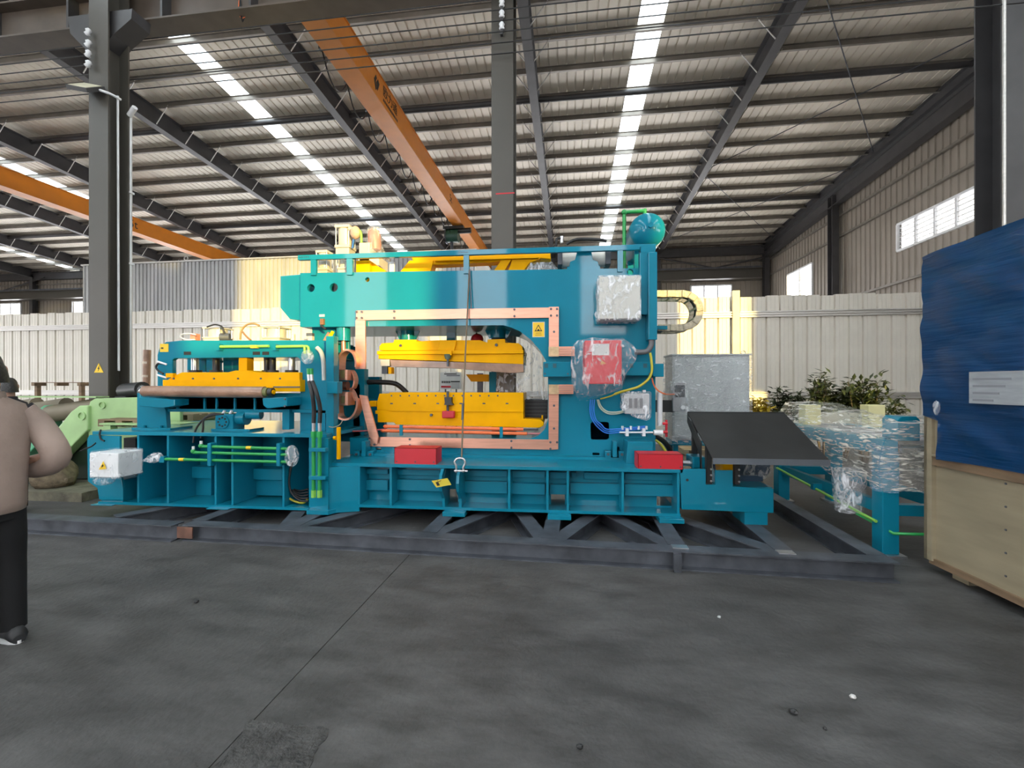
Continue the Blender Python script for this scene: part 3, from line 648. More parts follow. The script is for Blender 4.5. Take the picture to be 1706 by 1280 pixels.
obj('front_plate', MB().prism(PO, YC, YC+.05, 'y', holes), TEAL, C, bevel=.004)
obj('back_plate', MB().prism(PO, YCB-.05, YCB), TEAL, C)
# plates between the two cheeks
def span(x0, z0, x1, z1, t=.03, nm='cross_plate'):
    a, b = Vector((x0, z0)), Vector((x1, z1)); d = (b-a).normalized(); nn = Vector((-d.y, d.x))*t
    return obj(nm, MB().prism([a, b, b+nn, a+nn], YC+.05, YCB-.05), TEAL, C)
I = PO
for i in (5, 6, 7, 8, 9, 10, 11, 12, 13, 14, 15): span(*I[i], *I[i+1] if i+1 < len(I) else I[0], t=-.02, nm='throat_plate')
span(*I[4], *I[5], t=-.02, nm='throat_plate')
obj('end_plate', box(I[1][0]-.03, I[1][0], YC+.05, YCB-.05, zbot, I[1][1]), TEAL, C)
obj('top_plate', box(mx(505, YC), mx(1085, YC), YC+.1, YCB-.1, mz(800, 462, YC)-.02, mz(800, 462, YC)), TEAL, C)
obj('foot_flange', box(mx(600, YC), mx(1088, YC), YC-.1, YC, zt, zt+.03), TEAL, C)
# end box on the left of the arm
obj('arm_end_box', MB().prism(pp([(467, 460), (502, 457), (502, 534), (483, 532), (467, 513)], YC+.12), YC+.12, YCB-.2), TEAL, C, bevel=.006)
# right hand cable duct
obj('cable_duct', pbox(1066, 1080.5, 421, 524, YC-.1, .1), TEAL, C, bevel=.004)
obj('cable_duct', pbox(1080.5, 1095, 420, 566, YC-.16, .2), TEAL, C, bevel=.004)
obj('duct_head', pbox(1068, 1092, 409, 422, YC-.1, .14), TEAL, C)
# copper bus bars
YK = YC-.028
def bar(name, pts, Y=YK, d=.026, parent=C, m=COPPER, **k): return obj(name, MB().prism(pp(pts, Y), Y, Y+d), m, parent, bevel=.002, **k)
bars = [bar('bus_bar', [(593, 517.5), (782, 514.5), (782, 531), (593, 534)]), bar('bus_bar', [(782.5, 514.5), (915, 512.5), (915, 529.5), (782.5, 531)]), bar('bus_bar', [(914.5, 511.5), (931, 511), (931, 592), (914.5, 592)], YK-.022),
        bar('bus_bar', [(592, 534), (608.5, 534), (608.5, 615), (592, 615)], YK-.024), bar('bus_bar', [(914, 641), (931, 641), (930, 749), (914, 750)], YK-.022), bar('bus_bar', [(614, 728), (915, 733), (915, 749.5), (614, 744)]), bar('bus_bar', [(598, 658), (611, 660), (630, 728), (628, 741), (615, 728)], YK-.05)]
for x0, x1, y0, y1 in ((914, 957, 578, 594), (914, 955, 641, 657)):
    mb = MB()
    for k in range(6):
        zz = mz(935, y0+(y1-y0)*k/6, YK-.05); z2 = mz(935, y0+(y1-y0)*(k+.75)/6, YK-.05); mb.box(mx(931, YK), mx(x1, YK), YK-.075, YK-.03, z2, zz)
    obj('laminated_strap', mb, COPPER, C)
    obj('bus_bar_end', pbox(914, 931, y0, y1, YK-.06, .05), mat('tinned_copper', (.55, .40, .24), .35, metal=.7, var=.25, scale=14), C)
boltpx = [(594, 520), (603, 520), (594, 530), (603, 530), (657, 519), (657, 530), (857, 516), (857, 527), (918, 515), (928, 515), (918, 526), (928, 526), (923, 553), (923, 676), (923, 714), (917, 737), (928, 737), (917, 748), (852, 735), (852, 746), (683, 732), (683, 742), (616, 730), (624, 730), (616, 741), (624, 741)]
bz = MB().bolt((0, 0, 0), .014, .012); bo0 = None
for x, y in boltpx:
    Y = YK-.024 if x > 910 else YK
    loc = Vector((mx(x, Y), Y, mz(x, y, Y))) - Vector(OFF[C.name])
    if bo0 is None: bo0 = obj('bus_bar_bolt', bz, DSTEEL, C); bo0.data.transform(Matrix.Translation(Vector(OFF[C.name]))); bo0.location = loc
    else: share('bus_bar_bolt', bo0, C, loc)
# flexible copper loops and electrode heads at the throat mouth
def band(pts, w, t, Y, nm, m=COPPER, parent=C):
    P = [Vector(p) for p in pp(pts, Y)]; Q = []
    for i in range(len(P)-1):
        a, b, c, d = P[max(i-1, 0)], P[i], P[i+1], P[min(i+2, len(P)-1)]
        for k in range(4):
            s = k/4; Q.append(.5*((2*b)+(c-a)*s+(2*a-5*b+4*c-d)*s*s+(3*b-a-3*c+d)*s**3))
    Q.append(P[-1]); rings = []
    for i, p in enumerate(Q):
        tn = (Q[min(i+1, len(Q)-1)]-Q[max(i-1, 0)]).normalized(); nn = Vector((-tn.y, tn.x))*t/2
        rings.append([(p.x+nn.x, Y, p.y+nn.y), (p.x+nn.x, Y+w, p.y+nn.y), (p.x-nn.x, Y+w, p.y-nn.y), (p.x-nn.x, Y, p.y-nn.y)])
    mb = MB().ring_loft(rings, False, True); return obj(nm, mb, m, parent)
band([(564, 632), (564, 605), (567, 590), (577, 583), (587, 588), (592, 600), (592, 612)], .16, .022, YC-.14, 'flexible_strap')
band([(560, 660), (561, 690), (567, 698), (578, 699), (588, 692), (594, 678), (594, 664)], .16, .022, YC-.14, 'flexible_strap')
band([(579, 632), (582, 618), (587, 622), (590, 634), (587, 646), (582, 648), (586, 655), (591, 668)], .1, .016, YC-.06, 'flexible_strap')
obj('electrode_block', pbox(557, 579, 616, 634, YC-.16, .18), COPPER, C, bevel=.006); obj('electrode_block', pbox(560, 580, 653, 676, YC-.16, .18), COPPER, C, bevel=.006)
obj('electrode_insert', pbox(567, 574, 617, 630, YC-.168, .01), mat('brass_insert', (.42, .32, .14), .4, metal=.6), C); obj('electrode_insert', pbox(568, 574, 660, 672, YC-.168, .01), mat('brass_insert2', (.36, .28, .13), .4, metal=.6), C)
obj('electrode_wheel', MB().cyl((mx(567, YC-.05), YC-.1, mz(567, 643, YC)), (mx(583, YC-.05), YC-.1, mz(567, 643, YC)), .055, n=18), mat('dark_bronze', (.17, .07, .05), .35, metal=.5), C)
obj('guide_cylinder', MB().cyl((mx(571, YC+.1), YC+.12, mz(571, 568, YC+.1)), (mx(571, YC+.1), YC+.12, mz(571, 543, YC+.1)), .085, n=20), TEAL, C); obj('guide_rod', MB().cyl((mx(571, YC+.1), YC+.12, mz(571, 588, YC+.1)), (mx(571, YC+.1), YC+.12, mz(571, 566, YC+.1)), .028, n=14), COPPER, C)
for a in ((556, 600, 640, 736, 5.5, .2), (606, 640, 664, 736, 5.95, .1), (604, 632, 628, 664, 6.05, .1)): obj('mouth_block', pbox(*a), TEAL, C, bevel=.005)
obj('mouth_column', pbox(589, 607, 615, 735, YC+.3, .12), TEAL, C)
# rams from the arm down to the upper clamp beam
for px0, px1, py in ((664, 687, 566), (815, 841, 564)):
    Y = YC+.42; xc_ = mx((px0+px1)/2, Y); r = (mx(px1, Y)-mx(px0, Y))/2; z1 = mz(676, 540, Y); z0 = mz(676, py, Y)
    obj('ram', MB().cyl((xc_, Y+r, z0), (xc_, Y+r, z1+.15), r, n=24), TEAL, C)
    for s in (-1, 1): obj('ram_gusset', MB().prism([(xc_+s*r*.9, z0+.0), (xc_+s*r*1.15, z0), (xc_+s*r*2.15, z1), (xc_+s*r*.9, z1)], Y+r-.015, Y+r+.015), TEAL, C)
obj('guide_post', pbox(744, 758, 540, 568, YC+.7, .1), TEAL, C)
# warning sticker on the plate
ws = thing('warning_sticker', 'yellow warning sticker with a black triangle beside the copper bar', 'sticker', (mx(897, YC), YC-.003, mz(897, 562, YC)))
obj('backing', pbox(887, 907.5, 536.5, 562, YC-.002, .0015), WHITEB, ws); obj('face', pbox(888, 906.5, 537.5, 561, YC-.003, .001), YSIGN, ws)
c_ = (mx(897, YC), mz(897, 548, YC)); s = .045
obj('triangle', MB().prism([(c_[0]-s, c_[1]-.03), (c_[0]+s, c_[1]-.03), (c_[0], c_[1]+.05)], YC-.0045, YC-.003, 'y', [[(c_[0]-s*.68, c_[1]-.021), (c_[0]+s*.68, c_[1]-.021), (c_[0], c_[1]+.034)]]), INK, ws)
obj('hand_symbol', MB().prism(circ(c_[0], c_[1]-.014, .012, 10), YC-.0045, YC-.003), INK, ws)
for k, w in ((0, .035), (1, .038)): obj('caption_line', box(c_[0]-w, c_[0]+w, YC-.0045, YC-.003, c_[1]-.055-.022*k, c_[1]-.046-.022*k), mat('faded_ink%d' % k, (.4, .25, .02), .6), ws)
obj('name_sticker', box(mx(532, YC), mx(541, YC), YC-.003, YC, mz(536, 528, YC), mz(536, 524, YC)), WHITEB, C)
# top handrail
YR = YC-.03; zr0 = mz(800, 419.5, YR)
HR = thing('safety_rail', 'teal flat safety rail running along the top of the press', 'rail', (mx(800, YR), YR, zr0-.3))
obj('top_rail', box(mx(496, YR), mx(1093, YR), YR, YR+.05, zr0-.032, zr0+.028), TEAL, HR, bevel=.003)
for px0, px1 in ((517, 526), (577, 586.5), (772, 781), (1029, 1038)):
    obj('rail_post', box(mx(px0, YR), mx(px1, YR), YR+.005, YR+.045, mz(px0, 456-.012*(px0-500), YR)-.02, zr0-.03), TEAL, HR)
for px0 in (765, 1081, 500):
    for k in range(5): obj('rail_bolt', MB().bolt((mx(px0+3.4*k, YR), YR, zr0), .006, .006), DSTEEL, HR)
# two wedge locks and blocks at the foot of the press
for px in (605, 1024):
    w = thing('wedge_lock', 'teal wedge clamp bolted at the %s foot of the press frame' % ('left' if px < 800 else 'right'), 'clamp', (mx(px, YC-.1), YC-.1, zt))
    obj('block', pbox(px-3, px+4, 736, 762, YC-.16, .14), TEAL, w, bevel=.004); obj('ear', pbox(px-16, px-6, 752, 763, YC-.12, .1), TEAL, w, bevel=.004); obj('ear', pbox(px+7, px+17, 752, 763, YC-.12, .1), TEAL, w, bevel=.004)
    for dx in (-11, 12): obj('bolt', MB().bolt((mx(px+dx, YC-.12), YC-.12, mz(px, 757, YC-.12)), .016, .02), DSTEEL, w)
obj('side_bracket_box', MB().prism([(mx(1043, YC-.3), zt), (mx(1088, YC-.3), zt), (mx(1088, YC-.3), mz(1060, 736, YC-.3)), (mx(1046, YC-.3), mz(1060, 736, YC-.3))], YC-.3, YC), TEAL, bevel=.004, label='small teal box on the base beside the air manifold', cat='box')

# ------------------------------------------------------------------ upper and lower clamp beams in the throat (yellow)
YU = 5.42
U = thing('upper_clamp_beam', 'yellow upper clamp beam hanging in the press throat', 'beam', (mx(750, YU), YU, mz(750, 607, YU)))
obj('beam_top', MB().prism(pp([(632, 577), (636, 572), (655, 571), (657, 566), (694, 566), (694, 569), (728, 567), (800, 567), (812, 571), (812, 566), (841, 565), (842, 571), (864, 572), (870, 577), (870, 584), (632, 584)], YU), YU, YU+.5), YEL, U, bevel=.004)
obj('beam_flange', pbox(628, 872, 584, 590, YU-.04, .58), YEL, U, bevel=.003)
obj('beam_lower', MB().prism(pp([(631, 590), (872, 590), (872, 607), (745, 602), (631, 598)], YU), YU-.01, YU+.5), YEL, U, bevel=.003)
obj('wrapped_blade', MB().prism(pp([(650, 600), (745, 603), (872, 607), (872, 620), (852, 621.5), (745, 613), (652, 611)], YU-.02), YU-.02, YU+.2), BROWNW, U)
obj('blade_end', pbox(634, 649, 599, 610, YU-.02, .2), CREAM, U); obj('blade_stop', pbox(636, 645, 609, 623, YU, .1), DSTEEL, U); obj('blade_foot', pbox(647, 652, 612, 623, YU, .1), YEL, U)
obj('boss', MB().cyl((mx(668, YU), YU-.02, mz(668, 576, YU)), (mx(668, YU), YU, mz(668, 576, YU)), .016, n=12), DSTEEL, U); obj('boss', MB().cyl((mx(827, YU), YU-.02, mz(827, 575, YU)), (mx(827, YU), YU, mz(827, 575, YU)), .018, n=12), DSTEEL, U)
obj('centre_block', MB().prism(pp([(733, 568), (760, 568), (757, 584), (729, 584)], YU-.03), YU-.03, YU), YEL, U, bevel=.004)
obj('sensor_bracket', pbox(739, 752, 585, 592, YU-.09, .07), YEL, U); obj('sensor_cap', MB().cyl((mx(746, YU-.06), YU-.06, mz(746, 599, YU)), (mx(746, YU-.06), YU-.06, mz(746, 591, YU)), .03, .05, n=14), mat('grey_green_cap', (.13, .17, .12), .5), U)
obj('sensor_rod', MB().cyl((mx(746, YU-.06), YU-.06, mz(746, 611, YU)), (mx(746, YU-.06), YU-.06, mz(746, 599, YU)), .014, n=10), DSTEEL, U)
YD = 5.36
L = thing('lower_clamp_beam', 'yellow lower clamp beam with bolt rows in the press throat', 'beam', (mx(750, YD), YD, mz(750, 714, YD)))
obj('beam_body', MB().prism(pp([(628, 670), (632, 656), (872, 655), (872, 686), (628, 684)], YD), YD, YD+.55), YEL, L, bevel=.004)
obj('face_plate', pbox(649, 872, 654, 686, YD-.012, .012), YEL, L, bevel=.002)
obj('lower_body', MB().prism(pp([(625, 684), (872, 686), (872, 698), (900, 699), (906, 704), (905, 710), (898, 713), (660, 708), (656, 704), (629, 704), (629, 690), (625, 690)], YD), YD, YD+.55), YEL, L, bevel=.004)
obj('end_lug', pbox(615, 627, 668, 678, YD+.05, .1), YEL, L, bevel=.012)
for i in range(13): 
    px = 653+14.7*i; obj('bolt_hole', MB().cyl((mx(px, YD), YD-.016, mz(px, 659.5, YD)), (mx(px, YD), YD-.012, mz(px, 659.5, YD)), .011, n=8), DSTEEL, L)
for i in range(6):
    px = 652+38.5*i; obj('slot', pbox(px-2, px+2.5, 671.5, 673.5, YD-.016, .004), DSTEEL, L)
obj('clamp_block', MB().prism(pp([(740, 675), (755, 675), (752, 671), (752, 662), (740, 662), (741, 671)], YD-.08), YD-.08, YD-.012), BLKPAINT, L); obj('clamp_rod', MB().cyl((mx(746, YD-.05), YD-.05, mz(746, 690, YD)), (mx(746, YD-.05), YD-.05, mz(746, 652, YD)), .016), DSTEEL, L)
obj('red_tag', pbox(736, 757, 685, 697, YD-.09, .05), RED, L, bevel=.012)
obj('shaft_end', MB().cyl((mx(719, YD), YD-.03, mz(719, 691.5, YD)), (mx(719, YD), YD, mz(719, 691.5, YD)), .016, n=12), DSTEEL, L)
obj('bellows', MB().prism(pp([(872, 665), (912, 665), (912, 698), (872, 698)], YD+.25), YD+.25, YD+.5), BLACK, L)
for k in range(5): obj('bellows_fold', pbox(872, 912, 667+6*k, 669+6*k, YD+.235, .02), BLKPAINT, L)
obj('stud', MB().cyl((mx(903, YD), YD+.1, mz(903, 700, YD)), (mx(903, YD), YD+.1, mz(903, 693, YD)), .01), YEL, L)
# clear film sheet hanging at the back of the throat
fs = MB(); rows = []
for j in range(9):
    t = j/8; w0, w1 = 869-6*t+3*sin(5*t), 893+20*t
    rows.append([(mx(w0+(w1-w0)*i/10, 5.5), 5.5+.05*sin(i*1.9+j*.7), mz(880, 566+100*t, 5.5)) for i in range(11)])
fs.ring_loft(rows, True, False, False); obj('film_sheet', fs, FILM, label='clear plastic sheet draped inside the press throat', cat='plastic sheet')
fs = MB(); rows = []
for j in range(6):
    t = j/5; rows.append([(mx(827+45*i/10, 5.9), 5.9+.03*sin(i*2.3+j), mz(850, 618+38*t, 5.9)) for i in range(11)])
fs.ring_loft(rows, True, False, False); obj('film_sheet', fs, FILMD, label='milky plastic wrapping behind the lower clamp beam', cat='plastic sheet')
LMP = thing('signal_lamp', 'red domed signal lamp hanging behind the upper clamp beam', 'lamp', (mx(795, 5.95), 5.95, mz(795, 568, 5.95)))
obj('dome', MB().lathe([(.085, 0), (.088, .03), (.075, .07), (.045, .095), (.01, .105)], (mx(795, 5.95), 5.95, mz(795, 569, 5.95)), (0, 0, 1), 18), RED, LMP); obj('stem', MB().cyl((mx(794, 5.95), 5.95, mz(795, 557, 5.95)), (mx(794, 5.95), 5.95, mz(795, 540, 5.95)), .012), BLACK, LMP)
# orange pipes below the lower beam
OP = thing('orange_pipe_pair', 'two orange pipes clamped below the lower yellow clamp beam', 'pipe', (mx(760, YC+.05), YC+.05, mz(760, 724, YC)))
for a, b, y in ((643, 872, 713), (638, 878, 720)):
    yy = lambda px: y - 2.2 + .021*(px-640)
    obj('pipe', MB().tube([(mx(a, YC+.06), YC+.06, mz(a, yy(a), YC+.06)), (mx(b, YC+.06), YC+.06, mz(b, yy(b), YC+.06))], .02, 10, 1), ORANGEP, OP)
    obj('pipe_end', MB().ball((mx(a, YC+.06), YC+.06, mz(a, yy(a), YC+.06)), (.035, .024, .024), 10, 6), ORANGEP, OP)
    obj('pipe_fitting', MB().cyl((mx(b, YC+.06), YC+.06, mz(b, yy(b), YC+.06)), (mx(b+24, YC+.1), YC+.12, mz(b+24, yy(b)+1, YC+.06)), .012), DSTEEL if y < 715 else mat('pink_hose', (.5, .2, .22), .5), OP)
for px in (668, 835): obj('pipe_clamp', pbox(px-2.5, px+2.5, 708+.02*(px-660), 726+.02*(px-660), YC+.03, .03), TEAL, OP)
obj('hose', MB().tube([(mx(608, 5.6), 5.6, mz(608, 637, 5.6)), (mx(635, 5.6), 5.6, mz(635, 637, 5.6)), (mx(660, 5.65), 5.65, mz(660, 640, 5.65)), (mx(678, 5.7), 5.7, mz(678, 655, 5.7))], .032, 8, 5), BLACK, label='thick black hose arching behind the lower clamp beam', cat='hose')
obj('hose', MB().tube([(mx(565, YC), YC+.03, mz(565, 719, YC)), (mx(600, YC), YC+.0, mz(600, 718.5, YC)), (mx(640, YC), YC+.06, mz(640, 716, YC))], .009, 6, 4), mat('pink_cable', (.45, .1, .12), .5), label='thin pink cable running to the orange pipes', cat='cable')
# notice board on the fence seen through the throat
NB = thing('notice_board', 'printed notice board standing behind the clamp beams', 'notice board', (mx(752, 8.6), 8.6, 0))
obj('board', pbox(733.5, 768, 620.5, 648.5, 8.6, .02), WHITEB, NB); obj('post', box(mx(741, 8.62), mx(743, 8.62), 8.62, 8.65, 0, mz(740, 620, 8.6)), DSTEEL, NB); obj('post', box(mx(759, 8.62), mx(761, 8.62), 8.62, 8.65, 0, mz(740, 620, 8.6)), DSTEEL, NB)
GRB = mat('grey_print', (.2, .2, .21), .6)
obj('printed_band', pbox(740, 761, 622.5, 624, 8.595, .004), INK, NB); obj('printed_band', pbox(744, 766, 625, 627, 8.595, .004), GRB, NB); obj('printed_band', pbox(751, 766, 635, 637, 8.595, .004), INK, NB); obj('red_band', pbox(735, 751, 643, 646, 8.595, .004), RED, NB)
for k in range(5): obj('printed_line', pbox(752, 765, 638.5+2*k, 639+2*k, 8.595, .004), GRB, NB)
for k in range(5): obj('pictogram', pbox(736+3*k, 738+3*k, 635, 638.5, 8.595, .004), INK, NB)
YBK = thing('machine_part', 'yellow tapered bracket on a dark post seen below the clamp beam', 'bracket', (mx(795, 6.1), 6.1, zt))
obj('bracket', MB().prism(pp([(776, 624), (814, 624), (813, 636), (785, 636)], 6.1), 6.1, 6.2), YEL, YBK); obj('post', pbox(795, 804, 622, 700, 6.12, .05), DSTEEL, YBK); obj('post', pbox(815, 826, 620, 700, 6.05, .1), TEAL, YBK)

# ------------------------------------------------------------------ machinery on top of the press arm
ztop = mz(800, 452, YC)
def cylinder(label, px0, px1, y0, y1, Y, stand, cap=True, m=CREAM):
    xc = mx((px0+px1)/2, Y); r = (mx(px1, Y)-mx(px0, Y))/2; z0, z1 = mz(px0, y1, Y), mz(px0, y0, Y)
    t = thing('air_cylinder', label, 'air cylinder', (xc, Y+r, stand), group='air cylinders')
    obj('barrel', MB().cyl((xc, Y+r, z0), (xc, Y+r, z1), r*.88, n=22), m, t)
    h = (z1-z0)*.2; 
    for z in (z1-h*.2, z0-h*.6): obj('end_cap', box(xc-r, xc+r, Y, Y+2*r, z, z+h*.8), m, t, bevel=.006)
    for sx in (-1, 1):
        for sy in (-1, 1): obj('tie_rod', MB().cyl((xc+sx*r*.86, Y+r+sy*r*.86, z0), (xc+sx*r*.86, Y+r+sy*r*.86, z1), .009, n=6), STEEL, t)
    if z0-h*.6 > stand+.01: obj('mounting_block', box(xc-r*.9, xc+r*.9, Y+r*.1, Y+r*1.9, stand, z0-h*.6), m, t, bevel=.005)
    return t
zarm = mz(800, 462, YC)
cylinder('squat cream air cylinder at the left tip of the press arm', 525, 545, 420, 447, 5.32, zarm)
cylinder('tall cream air cylinder standing highest on the press arm', 557, 582, 378, 409, 5.7, mz(570, 422, 5.7)-.35)
cylinder('squat cream air cylinder under the tall one, left of the yellow box', 561, 577, 425, 446, 5.32, zarm)
FR_ = thing('filter_unit', 'pinkish wrapped valve with a green elbow beside the tall air cylinder', 'valve', (mx(590, 5.7), 5.7, mz(590, 410, 5.7)))
obj('valve_body', MB().ball((mx(591, 5.7), 5.72, mz(591, 387, 5.7)), (.07, .06, .09), 14, 9), mat('pinkish_wrap', (.5, .33, .26), .45, bump=.5), FR_); obj('elbow', MB().tube([(mx(594, 5.7), 5.72, mz(594, 382, 5.7)), (mx(600, 5.7), 5.72, mz(600, 387, 5.7)), (mx(601, 5.7), 5.72, mz(601, 404, 5.7))], .018, 8, 4), LIME, FR_)
obj('pipe', MB().cyl((mx(580, 5.7), 5.72, mz(580, 381, 5.7)), (mx(590, 5.7), 5.72, mz(590, 381, 5.7)), .025), CREAM, FR_); obj('air_line', MB().tube([(mx(588, 5.7), 5.72, mz(588, 398, 5.7)), (mx(585, 5.7), 5.74, mz(585, 412, 5.7))], .012, 6, 1), mat('blue_air_line', (.03, .16, .55), .4), FR_)
GM = thing('gear_motor', 'cream gear motor with a film wrapped pink motor above the rail', 'motor', (mx(612, 5.6), 5.6, zarm))
obj('gear_case', pbox(598, 616, 404, 436, 5.55, .3), CREAM, GM, bevel=.008); obj('stand', box(mx(600, 5.6), mx(634, 5.6), 5.55, 5.85, zarm, mz(610, 430, 5.6)), CREAM, GM)
obj('motor', MB().lathe([(.075, 0), (.085, .06), (.08, .2), (.07, .26), (.03, .285)], (mx(622, 5.65), 5.7, mz(620, 415, 5.65)), (-.05, 0, 1), 16), mat('pink_red_motor', (.5, .14, .11), .4), GM)
obj('film_wrap', MB().lathe([(.2, -.13), (.14, -.04), (.105, .05), (.1, .2), (.085, .29), (.02, .31)], (mx(622, 5.65), 5.7, mz(620, 415, 5.65)), (-.05, 0, 1), 16), FILM, GM)
YB1 = thing('yellow_counterweight', 'bright yellow box behind the rail post on the press arm', 'box', (mx(604, 5.35), 5.35, zarm))
obj('box', box(mx(593, 5.35), mx(616, 5.35), 5.35, 5.75, zarm, mz(604, 434, 5.35)), YEL, YB1, bevel=.004); obj('wedge', MB().prism([(mx(616.5, 5.4), zarm), (mx(641, 5.4), zarm), (mx(641, 5.4), mz(640, 450, 5.4)), (mx(616.5, 5.4), mz(616, 436, 5.4))], 5.42, 5.7), YEL, YB1)
# yellow lever linkage
YV = 5.55
LV = thing('lever_linkage', 'long yellow lever beam with two slanted arms on top of the press', 'lever', (mx(800, YV), YV, zarm))
obj('main_beam', MB().prism(pp([(684, 424), (692, 421), (916, 412.5), (918, 432), (900, 430), (898, 433), (730, 441), (690, 440)], YV), YV, YV+.18), YEL, LV, bevel=.01)
obj('beam_shelf', pbox(724, 897, 428, 432, YV-.06, .08), YEL, LV)
obj('slanted_arm', MB().prism(pp([(664, 456), (682, 434), (722, 434), (716, 458)], YV-.02), YV-.02, YV+.15), YEL, LV, bevel=.005)
obj('slanted_arm', MB().prism(pp([(822, 452), (836, 432), (852, 432), (840, 452)], YV-.02), YV-.02, YV+.15), YEL, LV, bevel=.005)
obj('slanted_arm', MB().prism(pp([(846, 452), (854, 432), (898, 432), (882, 438), (872, 452)], YV-.02), YV-.02, YV+.15), YEL, LV, bevel=.005)
obj('arm_base', box(mx(664, YV), mx(880, YV), YV, YV+.3, zarm, zarm+.06), YEL, LV)
obj('film_wrapping', MB().prism(pp([(876, 452), (884, 438), (920, 436), (928, 446), (926, 452)], YV-.04), YV-.04, YV+.1), FILMD, LV)
PC = thing('power_cylinder', 'thick white horizontal cylinder held in a teal bracket above the arm', 'cylinder', (mx(973, 5.45), 5.45, zarm))
Yq = 5.36; zc_ = mz(972, 428, Yq)
obj('barrel', MB().cyl((mx(936, Yq), Yq+.12, zc_), (mx(1010, Yq), Yq+.12, zc_), .095, n=24), mat('white_barrel', (.62, .6, .55), .3), PC)
obj('end_head', pbox(929, 937, 418, 441, Yq, .24), DSTEEL, PC, bevel=.006); obj('end_head', pbox(1009, 1018, 416, 440, Yq, .24), DSTEEL, PC, bevel=.006)
obj('saddle', MB().prism(pp([(948, 446), (950, 436), (958, 433), (963, 413), (984, 413), (988, 433), (996, 436), (998, 444)], YC+.06), YC+.06, YC+.16), TEAL, PC, bevel=.004); obj('saddle_foot', box(mx(945, YC), mx(1000, YC), YC+.03, YC+.4, zarm, mz(970, 443, YC)), TEAL, PC)
obj('drag_hose', MB().tube([(mx(926, 5.5), 5.6, mz(926, 410, 5.6)), (mx(928, 5.5), 5.6, mz(928, 398, 5.6)), (mx(936, 5.5), 5.6, mz(936, 398, 5.6))], .018, 8, 4), BLACK, PC); obj('drag_hose', MB().tube([(mx(944, 5.5), 5.6, mz(944, 407, 5.6)), (mx(962, 5.5), 5.6, mz(962, 399, 5.6)), (mx(1000, 5.5), 5.6, mz(1000, 399.5, 5.6)), (mx(1012, 5.5), 5.6, mz(1012, 402, 5.6))], .02, 8, 4), BLACK, PC)
obj('hose_fitting', MB().cyl((mx(936, 5.5), 5.6, mz(936, 405, 5.6)), (mx(936, 5.5), 5.6, mz(936, 394, 5.6)), .022), STEEL, PC)
for px in (651, 655): obj('air_valve', MB().cyl((mx(px, 5.4), 5.4, zarm), (mx(px, 5.4), 5.4, mz(px, 437, 5.4)), .02), WHITEP, LV)
# air tank
YT = 5.3; xt, ztk, rt = mx(1080, YT), mz(1080, 382, YT), 29*YT/FPX/1.0
AT = thing('air_tank', 'round teal air tank with green piping on the corner of the press', 'tank', (xt, YT+.5, ztk-rt))
obj('shell', MB().lathe([(rt*max(.004, sin(pi/2*i/14)), .2-.2*cos(pi/2*i/14)) for i in range(15)] + [(rt*max(.004, cos(pi/2*i/10)), .95+.2*sin(pi/2*i/10)) for i in range(11)], (xt, YT-.12, ztk), (0, 1, 0), 36), TEAL, AT)
obj('weld_seam', MB().lathe([(rt*1.0, .0), (rt*1.012, .01), (rt*1.0, .02)], (xt, YT+.11, ztk), (0, 1, 0), 36, False), TEAL, AT); obj('plug', MB().cyl((xt, YT-.15, ztk), (xt, YT-.11, ztk), .03, n=12), TEAL, AT)
for s in (.25, .75): obj('saddle_leg', box(xt-.12, xt+.12, YT+s-.03, YT+s+.03, zarm, ztk-rt*.8), TEAL, AT)
g = mx(1042, YT); obj('pipe', MB().tube([(g, YT+.1, zarm), (g, YT+.1, mz(1042, 353, YT)), ], .022, 10, 1), GREENP, AT); zz = mz(1042, 348.5, YT)
obj('pipe', MB().tube([(g-.02, YT+.1, zz), (mx(1078, YT), YT+.1, zz+.01)], .022, 10, 1), GREENP, AT); obj('pipe', MB().tube([(mx(1077, YT), YT+.1, zz+.03), (mx(1077, YT), YT+.1, ztk+rt-.02)], .022, 10, 1), GREENP, AT); obj('pipe_elbow', MB().ball((g, YT+.1, zz), .034, 12, 8), GREENP, AT)

# ------------------------------------------------------------------ boxes, cables and hoses on the press column
def wrapped_box(name, label, cat, px0, px1, y0, y1, Y, d, m, fm=FILM, puff=.02, body='body'):
    t = thing(name, label, cat, (mx((px0+px1)/2, Y), Y, mz(px0, y1, Y)))
    obj(body, pbox(px0, px1, y0, y1, Y, d), m, t, bevel=.01); return t
g1 = wrapped_box('control_box', 'square grey control box in crinkled film high on the press column', 'control box', 998, 1067, 460, 531, YC-.3, .3, mat('pale_grey_box', (.52, .51, .46), .5, var=.1))
obj('film_wrap', pbox(995.5, 1069, 457.5, 534, YC-.312, .3), FILMD, g1, bevel=.02); obj('film_knot', MB().ball((mx(994, YC-.1), YC-.12, mz(994, 527, YC)), (.03, .03, .04), 8, 6), FILMD, g1)
r1 = wrapped_box('starter_box', 'red electrical box wrapped in loose clear film on the press column', 'control box', 974, 1036, 567, 640, YC-.38, .36, RED)
obj('highlight_plate', pbox(986, 1015, 573, 592, YC-.384, .004), WHITEB, r1); obj('caution_plate', MB().prism(pp([(1002, 600), (1010, 606), (1000, 608)], YC-.384), YC-.385, YC-.381), mat('faded_caution', (.5, .22, .06), .5), r1)  # white plate serves as a painted highlight on the wrapped box
